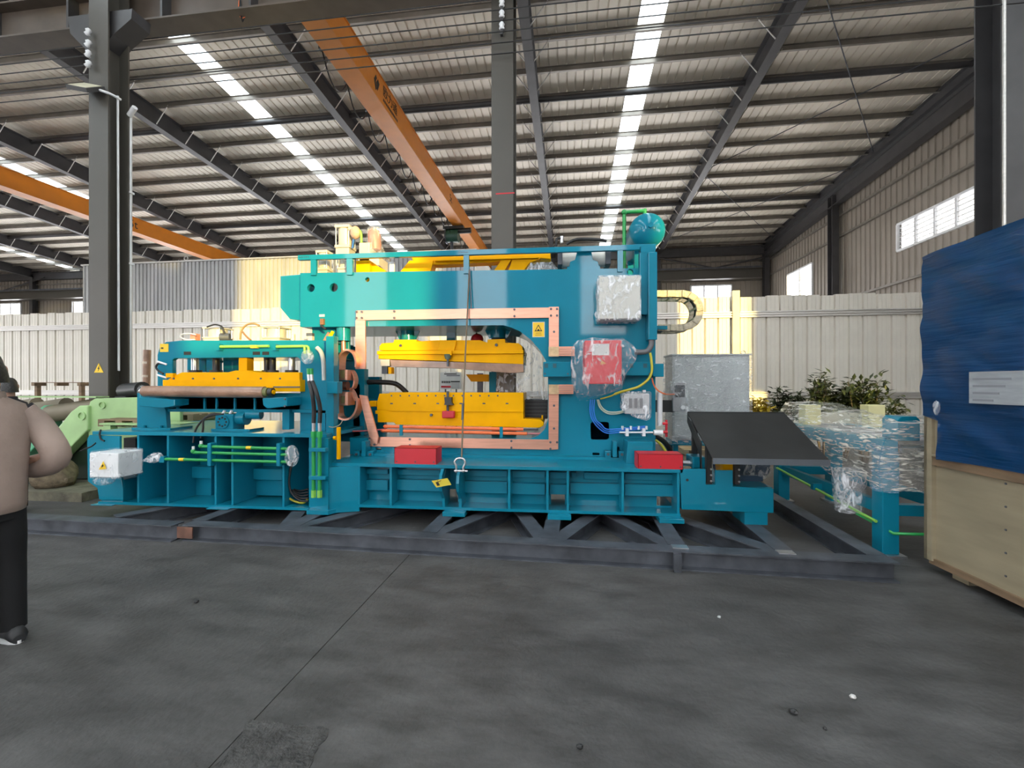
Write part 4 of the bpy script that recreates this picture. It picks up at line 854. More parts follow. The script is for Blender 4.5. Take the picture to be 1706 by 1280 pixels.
def bag(front, back, Y0, Y1, m, parent, name='film_bag', wob=.02):
    mb = MB(); F = [Vector((mx(x, Y0), Y0, mz(x, y, Y0))) for x, y in front]; K = [Vector((mx(x, Y1), Y1, mz(x, y, Y1))) for x, y in back]; n = len(F)
    cF = sum(F, Vector())/n; rings = []
    for t in (0, .35, .7, 1): rings.append([tuple((K[i]*(1-t)+F[i]*t) + Vector((random.uniform(-wob, wob), 0, random.uniform(-wob, wob)))*(1 if 0 < t else 0)) for i in range(n)])
    for s in (.7, .35): rings.append([tuple(cF+(F[i]-cF)*s+Vector((0, random.uniform(-wob, wob*.3), 0))) for i in range(n)])
    mb.ring_loft(rings, True, False); mb.add(rings[-1], [tuple(range(n))]); return obj(name, mb, m, parent)
bag([(966, 566), (985, 563), (1010, 562), (1038, 563), (1052, 574), (1062, 585), (1056, 600), (1044, 622), (1034, 648), (1010, 655), (985, 660), (962, 655), (955, 640), (953, 610), (955, 580)], [(955, 575), (980, 566), (1010, 564), (1038, 566), (1050, 575), (1058, 585), (1054, 600), (1044, 622), (1036, 645), (1010, 655), (985, 668), (965, 668), (952, 650), (951, 610), (952, 585)], YC-.43, YC-.02, FILM, r1)
j1 = wrapped_box('junction_box', 'small grey terminal box in film below the yellow cable', 'junction box', 1041, 1082, 656, 690, YC-.16, .15, mat('dull_grey_box', (.42, .43, .44), .45))
obj('film_wrap', MB().prism(pp([(1036, 653), (1086, 652), (1086, 696), (1080, 702), (1060, 697), (1036, 684)], YC-.18), YC-.18, YC-.02), FILMD, j1, bevel=.02)
for px in (1046, 1073): obj('mounting_ear', pbox(px-2, px+3, 650, 654, YC-.06, .05), WHITEP, j1)
for k in range(3): obj('plate_mark', pbox(1048+9*k, 1053+9*k, 664, 680, YC-.187, .004), GRB, j1)
ARM = thing('slide_arm', 'teal slide beam crossing behind the red box to the cabinet', 'beam', (mx(1000, YC-.12), YC-.12, mz(1000, 627, YC)))
obj('left_housing', pbox(905, 951, 603, 628, YC-.14, .14), TEAL, ARM, bevel=.006); obj('right_housing', pbox(1036, 1088, 603, 626, YC-.14, .14), TEAL, ARM, bevel=.006); obj('end_bracket', pbox(1088, 1106, 606, 628, YC-.1, .1), TEAL, ARM, bevel=.006)
for px in (910, 924, 1052, 1075): obj('slot_cover', pbox(px-3, px+3, 606, 613, YC-.146, .006), mat('dark_teal_slot', (.003, .08, .11), .4) if px == 910 else bpy.data.materials['dark_teal_slot'], ARM)
for px in (908, 946, 1040, 1082): obj('bolt', MB().bolt((mx(px, YC-.14), YC-.14, mz(px, 623, YC-.14)), .01, .012), DSTEEL, ARM)
def cable(label, pts, Y, r, m, cat='cable', group=None, name='cable', n=8):
    return obj(name, MB().tube([(mx(p[0], p[2] if len(p) > 2 else Y), p[2] if len(p) > 2 else Y, mz(p[0], p[1], p[2] if len(p) > 2 else Y)) for p in pts], r, n, 6), m, label=label, cat=cat, group=group)
YELC = mat('yellow_green_cable', (.5, .45, .04), .45); BLUEC = mat('blue_cable', (.03, .2, .75), .4); CLEARC = mat('pale_clear_hose', (.55, .62, .5), .3)
cable('thick yellow cable curving down beside the red box', [(1083, 588), (1085, 600), (1086, 618), (1080, 632), (1065, 644), (1050, 649), (1035, 653), (1024, 657)], YC-.2, .014, YELC)
cable('grey flexible conduit bending out of the duct foot', [(1085, 565), (1085, 575), (1078, 585), (1066, 587), (1058, 586)], YC-.12, .03, mat('grey_conduit', (.14, .14, .15), .5), 'conduit')
for k in range(3): cable('blue air hose looping over the square hole, %s of three' % ['outermost', 'middle', 'innermost'][k], [(984+3.2*k, 666), (983+3.2*k, 685), (987+3.2*k, 700), (997+2.5*k, 713-2.8*k), (1010, 721.5-3.2*k), (1030, 721-3*k), (1050, 717-2*k), (1075, 715-2.4*k)], YC-.08-.012*k, .0065, BLUEC, 'hose', 'blue air hoses')
for k in range(2): cable('pale clear hose sagging from the red box film, %s one' % ['lower', 'upper'][k], [(995+2*k, 666), (1000+2*k, 680-2*k), (1012, 689-3*k), (1026, 690-3*k), (1038, 687-2*k)], YC-.07-.01*k, .008, CLEARC, 'hose', 'pale hoses')
cable('yellow wire hanging below the red box film', [(1000, 665), (1008, 663), (1018, 660), (1026, 656)], YC-.1, .008, YELC)
MF = thing('air_manifold', 'silver air manifold bar with white valves near the base end', 'manifold', (mx(1062, YC-.1), YC-.1, mz(1062, 728, YC)))
obj('bar', MB().cyl((mx(1032, YC-.1), YC-.1, mz(1032, 721, YC-.1)), (mx(1088, YC-.1), YC-.1, mz(1088, 721, YC-.1)), .014), STEEL, MF)
for px in (1045, 1073): obj('bracket', pbox(px-2.5, px+2.5, 714, 727, YC-.12, .1), WHITEP, MF)
for px in (1037, 1051, 1064, 1077): obj('push_fitting', MB().cyl((mx(px, YC-.1), YC-.1, mz(px, 716, YC-.1)), (mx(px, YC-.1), YC-.1, mz(px, 710, YC-.1)), .014, n=10), WHITEP, MF)
obj('regulator', MB().cyl((mx(1089, YC-.1), YC-.1, mz(1089, 721, YC-.1)), (mx(1104, YC-.1), YC-.1, mz(1104, 721, YC-.1)), .03, n=14), WHITEP, MF); obj('filter_bowl', MB().cyl((mx(1101, YC), YC+.05, mz(1101, 710, YC)), (mx(1101, YC), YC+.05, mz(1101, 655, YC)), .03, n=14), WHITEP, MF)
for y in (705, 719): obj('red_handle', MB().cyl((mx(1104, YC-.08), YC-.08, mz(1104, y, YC)), (mx(1112, YC-.08), YC-.08, mz(1112, y, YC)), .016, n=8), RED, MF)
obj('red_riser', MB().cyl((mx(1110, YC), YC, mz(1110, 728, YC)), (mx(1110, YC), YC, mz(1110, 700, YC)), .014, n=8), RED, MF)
cable('orange cable from the slide beam to the wrapped cabinet panel', [(1086, 630), (1090, 643), (1098, 652), (1110, 657), (1124, 657, 6.6)], YC-.1, .008, ORANGEP)
cable('thick dark hose drooping behind the red cover', [(1092, 728, 5.25), (1105, 735, 5.3), (1115, 748, 5.35), (1120, 765, 5.4)], 5.3, .03, BLACK, 'hose'); cable('yellow green earth cable beside the drooping dark hose', [(1092, 733, 5.2), (1102, 742, 5.2), (1110, 755, 5.2), (1112, 768, 5.2)], 5.2, .014, YELC)
# energy chain
EC = thing('energy_chain', 'pale plastic energy chain curling out behind the press', 'cable chain', (mx(1130, 5.6), 5.6, mz(1130, 555, 5.6)))
YE = 5.5; path = []
for i in range(5): path.append((1088+12.5*i, 489))
for i in range(9): a = pi/2 - pi*i/8; path.append((1140+27*cos(a), 517+28*sin(-a) if True else 0))
for i in range(4): path.append((1128-10*i, 546))
ECM = mat('pale_chain_plastic', (.42, .36, .26), .5, var=.25, scale=30); P3 = [(mx(x, YE), mz(x, y, YE)) for x, y in path]
for i in range(len(P3)-1):
    a, b = Vector(P3[i]), Vector(P3[i+1]); t = (b-a).normalized(); nn = Vector((-t.y, t.x))*.042; e = t*.012
    for yy in (YE, YE+.3):
        obj('link', MB().prism([a-nn-e, b-nn+e, b+nn+e, a+nn-e], yy+(.012 if i % 2 else 0), yy+.024), ECM, EC, bevel=.012)
    if i % 2 == 0:
        m_ = (a+b)/2; obj('crossbar', MB().prism([m_-nn*.9-t*.012, m_-nn*.9+t*.012, m_-nn*.7+t*.012, m_-nn*.7-t*.012], YE+.02, YE+.3), ECM, EC)
obj('inner_cable', MB().tube([(x, YE+.15, z) for x, z in P3], .03, 8, 2), BLACK, EC)
obj('chain_bracket', pbox(1083, 1112, 543, 549, YE-.02, .34), TEAL, EC)

# ------------------------------------------------------------------ hanging rope, shackle, tag
YS = YB-.14
RP = thing('wire_rope', 'thin wire rope hanging down the press front to a shackle', 'rope', (mx(768, YS), YS, mz(768, 765, YS)))
zt2 = mz(782, 449, YC-.04)
obj('strand', MB().tube([(mx(782, YC-.04), YC-.04, zt2), (mx(779, YC-.06), YC-.06, mz(779, 515, YC-.06)), (mx(774, 4.95), 4.95, mz(774, 620, 4.95)), (mx(769, YS), YS, mz(769, 766, YS))], .009, 6, 4), mat('rope_wire', (.16, .12, .08), .5, metal=.4), RP)
obj('strand', MB().tube([(mx(783, YC-.04), YC-.04, zt2), (mx(785, YC-.06), YC-.06, mz(785, 514, YC-.06))], .008, 6, 1), DSTEEL, RP)
obj('ferrule', MB().cyl((mx(770.5, 4.7), 4.7, mz(770.5, 700, 4.7)), (mx(771.5, 4.72), 4.72, mz(771.5, 672, 4.72)), .014), DSTEEL, RP)
SH = thing('shackle', 'bright bow shackle hooked through the lifting lug', 'shackle', (mx(767, YS), YS, mz(767, 787, YS)))
obj('bow', MB().tube([(mx(x, YS), YS, mz(x, y, YS)) for x, y in ((760, 785), (760, 777), (757.5, 770), (761, 765), (767, 763.5), (773, 766), (775, 772), (772, 779), (772, 785))], .012, 8, 5), STEEL, SH)
obj('pin', MB().cyl((mx(757, YS), YS, mz(767, 785, YS)), (mx(779, YS), YS, mz(767, 785, YS)), .01, n=8), STEEL, SH)
for px in (760, 772): obj('pin_eye', MB().ball((mx(px, YS), YS, mz(px, 785, YS)), .018, 10, 8), STEEL, SH)
TG = thing('hang_tag', 'yellow tag tilted on a wire in front of the base lug', 'tag', (mx(735, YB-.2), YB-.2, mz(735, 812, YB-.2)))
obj('card', MB().prism(pp([(719, 801.5), (745.5, 797), (752, 808), (727, 812.5)], YB-.2), YB-.2, YB-.197), mat('yellow_tag_card', (.62, .5, .04), .6), TG); obj('barcode', MB().prism(pp([(725.5, 803.5), (730, 803), (733, 809), (728.5, 809.8)], YB-.2), YB-.202, YB-.2), INK, TG)
obj('wire_loop', MB().tube([(mx(x, YB-.2), YB-.2+d, mz(x, y, YB-.2)) for x, y, d in ((728, 801, 0), (733, 801.5, -.01), (738, 797, .05), (736, 788, .16))], .003, 5, 4), BLACK, TG)

# ------------------------------------------------------------------ left base
YL = 4.60
zT, zB = mz(350, 721, YL), mz(350, 841, YL)
LB = thing('feeder_bed', 'teal ribbed base under the feeding unit with green pipes', 'machine base', (mx(350, YL), YL, FZ))
xl0, xl1 = mx(160, YL), mx(549, YL)
obj('top_flange', box(mx(155, YL), mx(545, YL), YL-.01, 6.2, zT-.04, zT), TEAL, LB, bevel=.004); obj('bottom_flange', box(mx(165, YL), mx(516, YL), YL-.01, 6.2, zB-.03, zB), TEAL, LB)
obj('web', box(mx(282, YL), mx(516, YL), YL+.5, YL+.52, zB, zT-.04), TEAL, LB)
obj('web', box(mx(200, YL), mx(282, YL), YL+.5, YL+.52, zB, zT-.04), TEAL, LB)
obj('bay_shade_block', pbox(206, 226, 730, 828, YL+.3, .2), BLKPAINT, LB)  # black block stands in for the shade inside the open bay
obj('end_plate', MB().prism(pp([(145, 731), (149, 725), (199, 727), (199, 782), (205, 815), (205, 833), (165, 833), (162, 814), (146, 802)], YL-.02), YL-.02, YL+.01), TEAL, LB, bevel=.004)
obj('end_leg', box(mx(168, YL), mx(203, YL), YL+.01, YL+.25, zB, mz(180, 800, YL)), TEAL, LB)
for px in (230, 279.5, 359, 387, 472, 516.5):
    x = mx(px, YL); obj('rib', box(x-.013, x+.013, YL, YL+.52, zB, zT-.04), TEAL, LB, bevel=.003)
for x0, x1, y0, y1, d in ((296, 352, 778, 797, .18), (318, 352, 797, 826, .12), (300, 352, 742, 775, .06), (422, 470, 782, 800, .18), (425, 470, 800, 826, .12), (262, 276, 778, 794, .12)):
    obj('inner_block', pbox(x0, x1, y0, y1, YL+.5-d, d), TEAL, LB, bevel=.004)
for px in (367,): 
    x = mx(px, YL); obj('foot_pad', box(x-.13, x+.13, YL-.05, YL+.3, FZ, zB-.03), TEAL, LB, bevel=.004)
x = mx(176, YL); obj('foot_pad', MB().box(x-.15, x+.12, YL-.04, YL+.3, FZ, zB-.03), TEAL, LB, bevel=.004)
obj('corner_column', MB().prism([(mx(516, YL-.02), YL-.02), (mx(547, YL-.1), YL-.1), (mx(549, YL), YL+.1), (mx(516, YL), YL+.02)], mz(530, 846, YL), zT-.04, 'z'), TEAL, LB)
# big green bay pipes
GP = thing('hydraulic_pipe_set', 'three green hydraulic pipes along the feeder base bays', 'pipe', (mx(380, YL-.06), YL-.06, mz(380, 770, YL)))
YP = YL-.06
for k, (a, b, y0, y1) in enumerate(((335, 478, 744, 748), (322, 478, 754, 758), (268, 478, 765, 770))):
    obj('pipe', MB().tube([(mx(a, YP), YP, mz(a, y0, YP)), (mx(b, YP), YP, mz(b, y1, YP))], .017, 10, 1), GREENP, GP)
    px = (415, None, 303)[k]
    if px: y = y0+(y1-y0)*(px-a)/(b-a); obj('yellow_band', MB().cyl((mx(px-4, YP), YP, mz(px, y, YP)), (mx(px+4, YP), YP, mz(px, y, YP)), .019, n=10), YSIGN, GP)
for px in (348, 463): obj('pipe_clamp', pbox(px-3, px+3, 739, 777, YP-.03, .08), TEAL, GP, bevel=.004)
for px, y in ((335, 741), (322, 750)): obj('elbow', MB().ball((mx(px, YP), YP, mz(px, y+2, YP)), .026, 10, 7), GREENP, GP); obj('hose_fitting', MB().cyl((mx(px, YP), YP, mz(px, y, YP)), (mx(px, YP), YP, mz(px, y-6, YP)), .014), WHITEP, GP)
obj('pipe_stub', pbox(265, 273, 761, 771, YP-.02, .05), TEAL, GP)
obj('wrapped_fitting', MB().lathe([(.01, 0), (.02, .04), (.05, .1), (.06, .16), (.05, .21), (.02, .24)], (mx(238, YP), YP, mz(238, 768, YP)), (1, 0, .25), 12), FILMD, label='film wrapped pipe fitting in front of the second base bay', cat='fitting')
obj('wrapped_fitting', MB().ball((mx(486, YP), YP, mz(486, 760, YP)), (.075, .07, .12), 14, 10), FILMD, label='film wrapped hose joint at the right end of the green pipes', cat='fitting')
for k, (px, r) in enumerate(((322, 0), (335, 1))):
    cable('thin black hose dropping from the gearbox to the green pipes, %s one' % ['left', 'right'][k], [(372-4*k, 690), (355, 692-2*k), (340, 698), (326+12*k, 716), (322+13*k, 738-8*k)], YL+.02, .011, BLACK, 'hose', 'hoses at the feeder gearbox')
for k in range(5):
    pts = [(488, 770), (484-2*k, 785), (480-1.5*k+2, 805), (486, 822-2*k), (500, 834-4*k), (514, 835-5*k)]
    cable('black hose coiled in the open base bay, %s of five' % ['first', 'second', 'third', 'fourth', 'fifth'][k], pts, YL+.06+.03*k, .011, BLACK, 'hose', 'coiled black hoses in the base bay')
cable('yellow cable lying among the coiled hoses', [(478, 828), (490, 835), (505, 838), (514, 830)], YL+.1, .012, YELC)
# front hoses and green risers at the corner column
for k, (px, pt) in enumerate(((522.5, 512.5), (532.5, 517.5))):
    t = thing('hydraulic_riser', 'green riser pipe with a black hose at the corner column, %s one' % ['left', 'right'][k], 'pipe', (mx(px, YL-.12), YL-.12, mz(px, 828, YL)), group='hydraulic risers')
    Yh_ = YL-.13
    obj('riser_pipe', MB().tube([(mx(px, Yh_), Yh_, mz(px, 722, Yh_)), (mx(px, Yh_), Yh_, mz(px, 822, Yh_))], .02, 10, 1), GREENP, t)
    obj('pipe_nut', MB().cyl((mx(px, Yh_), Yh_, mz(px, 719, Yh_)), (mx(px, Yh_), Yh_, mz(px, 729, Yh_)), .032, n=6, smooth=False), GREENP, t); obj('end_nut', MB().cyl((mx(px, Yh_), Yh_, mz(px, 829, Yh_)), (mx(px, Yh_), Yh_, mz(px, 817, Yh_)), .028, n=6, smooth=False), LIME, t)
    obj('end_fitting', MB().cyl((mx(px, Yh_), Yh_, mz(px, 829, Yh_)), (mx(px, Yh_), Yh_, mz(px, 822, Yh_)), .02, n=8), WHITEP, t)
    obj('hose_ferrule', MB().cyl((mx(px, Yh_), Yh_, mz(px, 719, Yh_)), (mx(px, Yh_), Yh_, mz(px, 705, Yh_)), .018, n=10), STEEL, t)
    obj('hose', MB().tube([(mx(px, Yh_), Yh_, mz(px, 705, Yh_)), (mx(px+.5, Yh_), Yh_, mz(px, 680, Yh_)), (mx((px+pt)/2+4, Yh_), Yh_-.02, mz(px, 655, Yh_)), (mx(pt+1, Yh_), Yh_+.02, mz(pt, 636, Yh_))], .022, 10, 6), BLACK, t)
    obj('top_ferrule', MB().cyl((mx(pt+1, Yh_), Yh_+.02, mz(pt, 637, Yh_)), (mx(pt, Yh_), Yh_+.02, mz(pt, 624, Yh_)), .017, n=10), STEEL, t); obj('top_nut', MB().cyl((mx(pt, Yh_), Yh_+.02, mz(pt, 624, Yh_)), (mx(pt-.5, Yh_), Yh_+.02, mz(pt, 614, Yh_)), .019, n=10), GREENP, t)
for y in (750, 797): obj('riser_clamp', pbox(514, 542, y-3, y+3, YL-.17, .06), TEAL, LB, bevel=.004)
# yellow upright cylinder next to the corner
yc = thing('yellow_cylinder', 'slim yellow upright cylinder on the corner of the base', 'cylinder', (mx(562, YB), YB, zt))
obj('barrel', MB().cyl((mx(562, YB-.03), YB+.0, mz(562, 765, YB)), (mx(562, YB-.03), YB, mz(562, 712, YB)), .022, n=14), YEL, yc); obj('side_knob', MB().cyl((mx(556, YB), YB, mz(556, 730, YB)), (mx(560, YB), YB, mz(560, 730, YB)), .022, n=10), YEL, yc)
obj('corner_post', MB().prism([(mx(543, YB+.1), YB+.1), (mx(556, YB+.1), YB+.1), (mx(556, YB+.1), YB+.2), (mx(543, YB+.1), YB+.2)], zt, mz(550, 560, YB+.1), 'z'), TEAL, label='teal upright post between the feeder and the press mouth', cat='post', bevel=.004)
obj('post_cap_block', pbox(544, 562, 636, 656, YB+.02, .12), TEAL, bevel=.006, label='teal block on the post below the copper electrode', cat='block')
cable('thin grey wire from the electrode to the base corner', [(571, 700), (566, 708), (556, 712), (548, 711)], YB+.1, .005, mat('grey_wire', (.3, .28, .2), .5))

# ------------------------------------------------------------------ white terminal box on the left base
wb = wrapped_box('terminal_box', 'white terminal box with a yellow triangle on the left end', 'junction box', 149, 197, 755, 796, YL-.3, .28, WHITEP)
obj('film_wrap', pbox(147.5, 198, 752, 799, YL-.308, .29), FILM, wb, bevel=.02)
obj('film_tail', MB().ball((mx(170, YL-.2), YL-.18, mz(170, 802, YL-.2)), (.12, .08, .05), 12, 8), FILM, wb)
tc_ = (mx(171, YL-.31), mz(171, 778, YL-.31)); obj('warning_triangle', MB().prism([(tc_[0]-.04, tc_[1]-.03), (tc_[0]+.045, tc_[1]-.02), (tc_[0]+.012, tc_[1]+.06)], YL-.316, YL-.312), YSIGN, wb); obj('bolt_symbol', MB().prism([(tc_[0]-.006, tc_[1]-.01), (tc_[0]+.018, tc_[1]+.012), (tc_[0]+.01, tc_[1]+.03), (tc_[0]-.004, tc_[1]+.012)], YL-.318, YL-.316), INK, wb)
cable('black cable trailing from the left end plate to the floor side', [(160, 738), (152, 744), (142, 748), (134, 752)], YL-.02, .008, BLACK); cable('small black cable loop on the left base top', [(168, 716), (166, 724), (168, 732), (174, 735)], YL-.03, .009, BLACK)

# ------------------------------------------------------------------ feeding unit (gantry) on the left base
YG = 4.92
G = thing('feeder_gantry', 'teal arched gantry of the feeding unit above the left base', 'machine', (mx(400, YG), YG, zT))
og = pp([(262, 660), (262, 592), (266, 578), (276, 570), (300, 567.5), (535, 567), (552, 572), (559, 582), (561, 600), (561, 690), (500, 688), (262, 684)], YG)
ig = pp([(287, 662), (287, 600), (292, 597), (495, 595), (500, 599), (500, 662)], YG)
obj('portal_front', MB().prism(og, YG, YG+.06, 'y', [ig]), TEAL, G, bevel=.006); obj('portal_rear', MB().prism(og, YG+.75, YG+.8, 'y', [ig]), TEAL, G)
obj('portal_top', box(mx(280, YG), mx(540, YG), YG+.06, YG+.75, mz(400, 596, YG), mz(400, 594, YG)), TEAL, G)
obj('portal_top', box(mx(285, YG), mx(540, YG), YG+.06, YG+.75, mz(400, 569.5, YG), mz(400, 568, YG)), TEAL, G)
for px in (306, 421): obj('access_slot', pbox(px-.0, px+12, 586, 591.5, YG-.003, .004), SHADOW, G)
for px in (338, 437): obj('access_slot', pbox(px-.0, px+11, 586, 591.5, YG-.003, .004), SHADOW, G) if px == 437 else None
obj('back_panel', pbox(312, 342, 597, 620, YG+.5, .02), TEAL, G); obj('back_panel', pbox(372, 412, 597, 622, YG+.55, .02), TEAL, G)
obj('corner_badge', pbox(266.5, 280.5, 573, 586.5, YG-.004, .003), YSIGN, G); obj('badge_mark', pbox(268, 272, 579, 581.5, YG-.0055, .0015), INK, G)
obj('lower_beam', pbox(262, 500, 655, 684, YG-.0, .3), TEAL, G, bevel=.006); obj('lower_beam_flange', pbox(262, 520, 682, 687, YG-.05, .4), TEAL, G)
for px in (300, 345, 365, 395, 428): obj('beam_stiffener', box(mx(px, YG)-.01, mx(px, YG)+.01, YG-.045, YG-.02, mz(px, 682, YG), mz(px, 664, YG)), TEAL, G)
obj('front_leg', MB().prism(pp([(229, 715), (233, 655), (240, 650), (262, 650), (276, 684), (278, 715)], YG-.08), YG-.08, YG-.02), TEAL, G, bevel=.005); obj('leg_side', box(mx(231, YG), mx(236, YG), YG-.02, YG+.4, zT, mz(233, 655, YG)), TEAL, G)
obj('leg_foot', box(mx(222, YG-.1), mx(286, YG-.1), YG-.12, YG+.2, zT, zT+.022), TEAL, G)
for px in (240, 268): obj('foot_bolt', MB().cyl((mx(px, YG-.1), YG-.1, zT+.02), (mx(px, YG-.1), YG-.1, zT+.05), .02, n=6, smooth=False), TEAL, G)
obj('front_post', pbox(470, 482, 682, 716, YG-.1, .1), TEAL, G, bevel=.004); obj('right_leg', pbox(500, 542, 684, 718, YG, .5), TEAL, G)
obj('roller_bracket', MB().prism(pp([(231, 662), (291, 666), (291, 676), (270, 680), (231, 677)], YG-.3), YG-.3, YG-.1), TEAL, G, bevel=.006); obj('roller_bracket', MB().prism(pp([(437, 664), (478, 662), (478, 677), (445, 681), (438, 675)], YG-.3), YG-.3, YG-.02), TEAL, G, bevel=.006)
for y in (665, 677): obj('bracket_bolt', MB().bolt((mx(475, YG-.3), YG-.3, mz(475, y, YG-.3)), .012, .012), DSTEEL, G)
for px, r, m_ in ((325, .042, STEEL), (360, .04, BLKPAINT), (444, .03, BLKPAINT), (454, .04, BLKPAINT), (486, .042, STEEL)):
    xx = mx(px, YG+.2); obj('guide_column', MB().cyl((xx, YG+.2, mz(px, 622, YG+.2)), (xx, YG+.2, mz(px, 596, YG+.2)), r, n=16), m_, G); obj('guide_flange', MB().cyl((xx, YG+.2, mz(px, 621, YG+.2)), (xx, YG+.2, mz(px, 617, YG+.2)), r*1.8, n=16), BLKPAINT, G)
# left hand fittings
for y0 in (602, 624): obj('white_fitting', MB().tube([(mx(264, YG-.05), YG-.06, mz(264, y0+1, YG)), (mx(272, YG-.05), YG-.08, mz(272, y0+3, YG)), (mx(279, YG-.05), YG-.06, mz(279, y0+6, YG))], .012, 8, 2), WHITEP, G)
cable('short black hose bowing out of the gantry side', [(272, 606), (264, 606), (260, 612), (264, 618), (272, 623)], YG-.07, .012, BLACK, 'hose')
# lime pipes along the arch
for k, (a, b, y) in enumerate(((362, 448, 577.5), (458, 505, 577.5))):
    obj('arch_pipe', MB().tube([(mx(a, YG-.05), YG-.05, mz(a, y+1, YG)), (mx(b, YG-.05), YG-.05, mz(b, y, YG))], .017, 8, 1), LIME, G)
obj('pipe_band', pbox(417, 427, 575.5, 580, YG-.075, .05), YSIGN, G)
for px in (362, 456): obj('pipe_support', pbox(px-3, px+3, 573, 584, YG-.07, .07), TEAL, G)
for px in (508, 514): obj('arch_pipe', MB().tube([(mx(504, YG-.05), YG-.05, mz(504, 577.5, YG)), (mx(px, YG-.05), YG-.06, mz(px, 579, YG)), (mx(px+.5, YG-.05), YG-.06, mz(px, 590, YG))], .015, 8, 4), LIME, G)
obj('wrapped_valve', MB().ball((mx(514, YG-.08), YG-.1, mz(514, 596, YG)), (.075, .06, .085), 14, 10), FILMD, label='film wrapped valve on the gantry shoulder above the hoses', cat='valve')
obj('clear_duct', MB().tube([(mx(528, YG-.05), YG-.05, mz(528, 580, YG)), (mx(535, YG-.06), YG-.06, mz(535, 588, YG)), (mx(539, YG-.06), YG-.06, mz(539, 605, YG)), (mx(540, YG-.06), YG-.06, mz(540, 634, YG))], .025, 8, 5), mat('grey_tube', (.45, .46, .43), .35), G)
# yellow pressure beam of the feeder
YY = YG-.06
PB = thing('feeder_pressure_bar', 'yellow pressure beam inside the feeder gantry above the roller', 'beam', (mx(385, YY), YY, mz(385, 655, YY)))
obj('beam_top', MB().prism(pp([(278, 634), (288, 627), (303, 620.5), (380, 620.5), (392, 617.5), (418, 617.5), (428, 620.5), (499, 620.5), (499, 634)], YY), YY, YY+.3), YEL, PB, bevel=.004); obj('beam_bottom', pbox(271, 500, 633, 652.5, YY-.04, .36), YEL, PB, bevel=.004)
obj('ram', pbox(397.5, 411.5, 596, 618, YY+.1, .12), YEL, PB, bevel=.004); obj('sensor_arm', pbox(276, 288, 622, 629, YY-.03, .05), YEL, PB)
for px in (290, 322, 357, 397, 435, 467): obj('bolt', MB().bolt((mx(px, YY), YY, mz(px, 631, YY)), .012, .01), DSTEEL, PB)
obj('edge_strip', pbox(455, 499, 644, 646, YY-.05, .01), DSTEEL, PB)
RO = thing('feed_roller', 'long feed roller wrapped in brown paper in front of the gantry', 'roller', (mx(345, YG-.22), YG-.22, mz(345, 662, YG-.22)))
Yr = YG-.22; rr = 10*Yr/FPX
obj('wrapped_barrel', MB().cyl((mx(241, Yr), Yr, mz(241, 652, Yr)), (mx(441, Yr), Yr, mz(441, 653.5, Yr)), rr, n=22), BROWNW, RO)
obj('bearing', MB().cyl((mx(441, Yr), Yr, mz(441, 653.5, Yr)), (mx(447, Yr), Yr, mz(447, 653.5, Yr)), rr*.8, n=16), mat('olive_bearing', (.16, .17, .06), .5), RO); obj('bearing', MB().cyl((mx(449, Yr), Yr, mz(449, 653.5, Yr)), (mx(455, Yr), Yr, mz(455, 653.5, Yr)), rr*.75, n=16), BLKPAINT, RO); obj('shaft', MB().cyl((mx(447, Yr), Yr, mz(447, 653.5, Yr)), (mx(457, Yr), Yr, mz(457, 653.5, Yr)), .025, n=10), YEL, RO)
obj('shaft', MB().cyl((mx(234, Yr), Yr, mz(234, 652, Yr)), (mx(241, Yr), Yr, mz(241, 652, Yr)), .03, n=10), STEEL, RO)
# gear reducer under the roller
Yx = 4.8
RD = thing('worm_reducer', 'teal worm gear reducer with star ribbed cover below the roller', 'gearbox', (mx(375, Yx), Yx, zT))
obj('housing', pbox(358, 388, 690, 716, Yx, .2), TEAL, RD, bevel=.012); obj('flange_cover', MB().cyl((mx(372.5, Yx), Yx-.02, mz(372, 703, Yx)), (mx(372.5, Yx), Yx, mz(372, 703, Yx)), .075, n=24), TEAL, RD)
for k in range(8):
    a = 2*pi*k/8; cx_, cz_ = mx(372.5, Yx), mz(372, 703, Yx); obj('pocket', MB().cyl((cx_+.05*cos(a), Yx-.024, cz_+.05*sin(a)), (cx_+.05*cos(a), Yx-.02, cz_+.05*sin(a)), .012, n=8), SHADOW, RD)
obj('input_motor', MB().cyl((mx(388, Yx), Yx+.1, mz(388, 698, Yx)), (mx(402, Yx), Yx+.1, mz(402, 698, Yx)), .08, n=16), TEAL, RD); obj('motor', MB().cyl((mx(402, Yx), Yx+.1, mz(402, 692, Yx)), (mx(424, Yx), Yx+.12, mz(424, 692, Yx)), .055, n=16), TEAL, RD); obj('base_foot', pbox(352, 416, 715, 719, Yx-.02, .25), TEAL, RD)
for px in (366, 378): obj('breather', MB().cyl((mx(px, Yx), Yx+.05, mz(px, 690, Yx)), (mx(px+3, Yx), Yx+.05, mz(px, 685, Yx)), .016, n=8), WHITEP, RD)
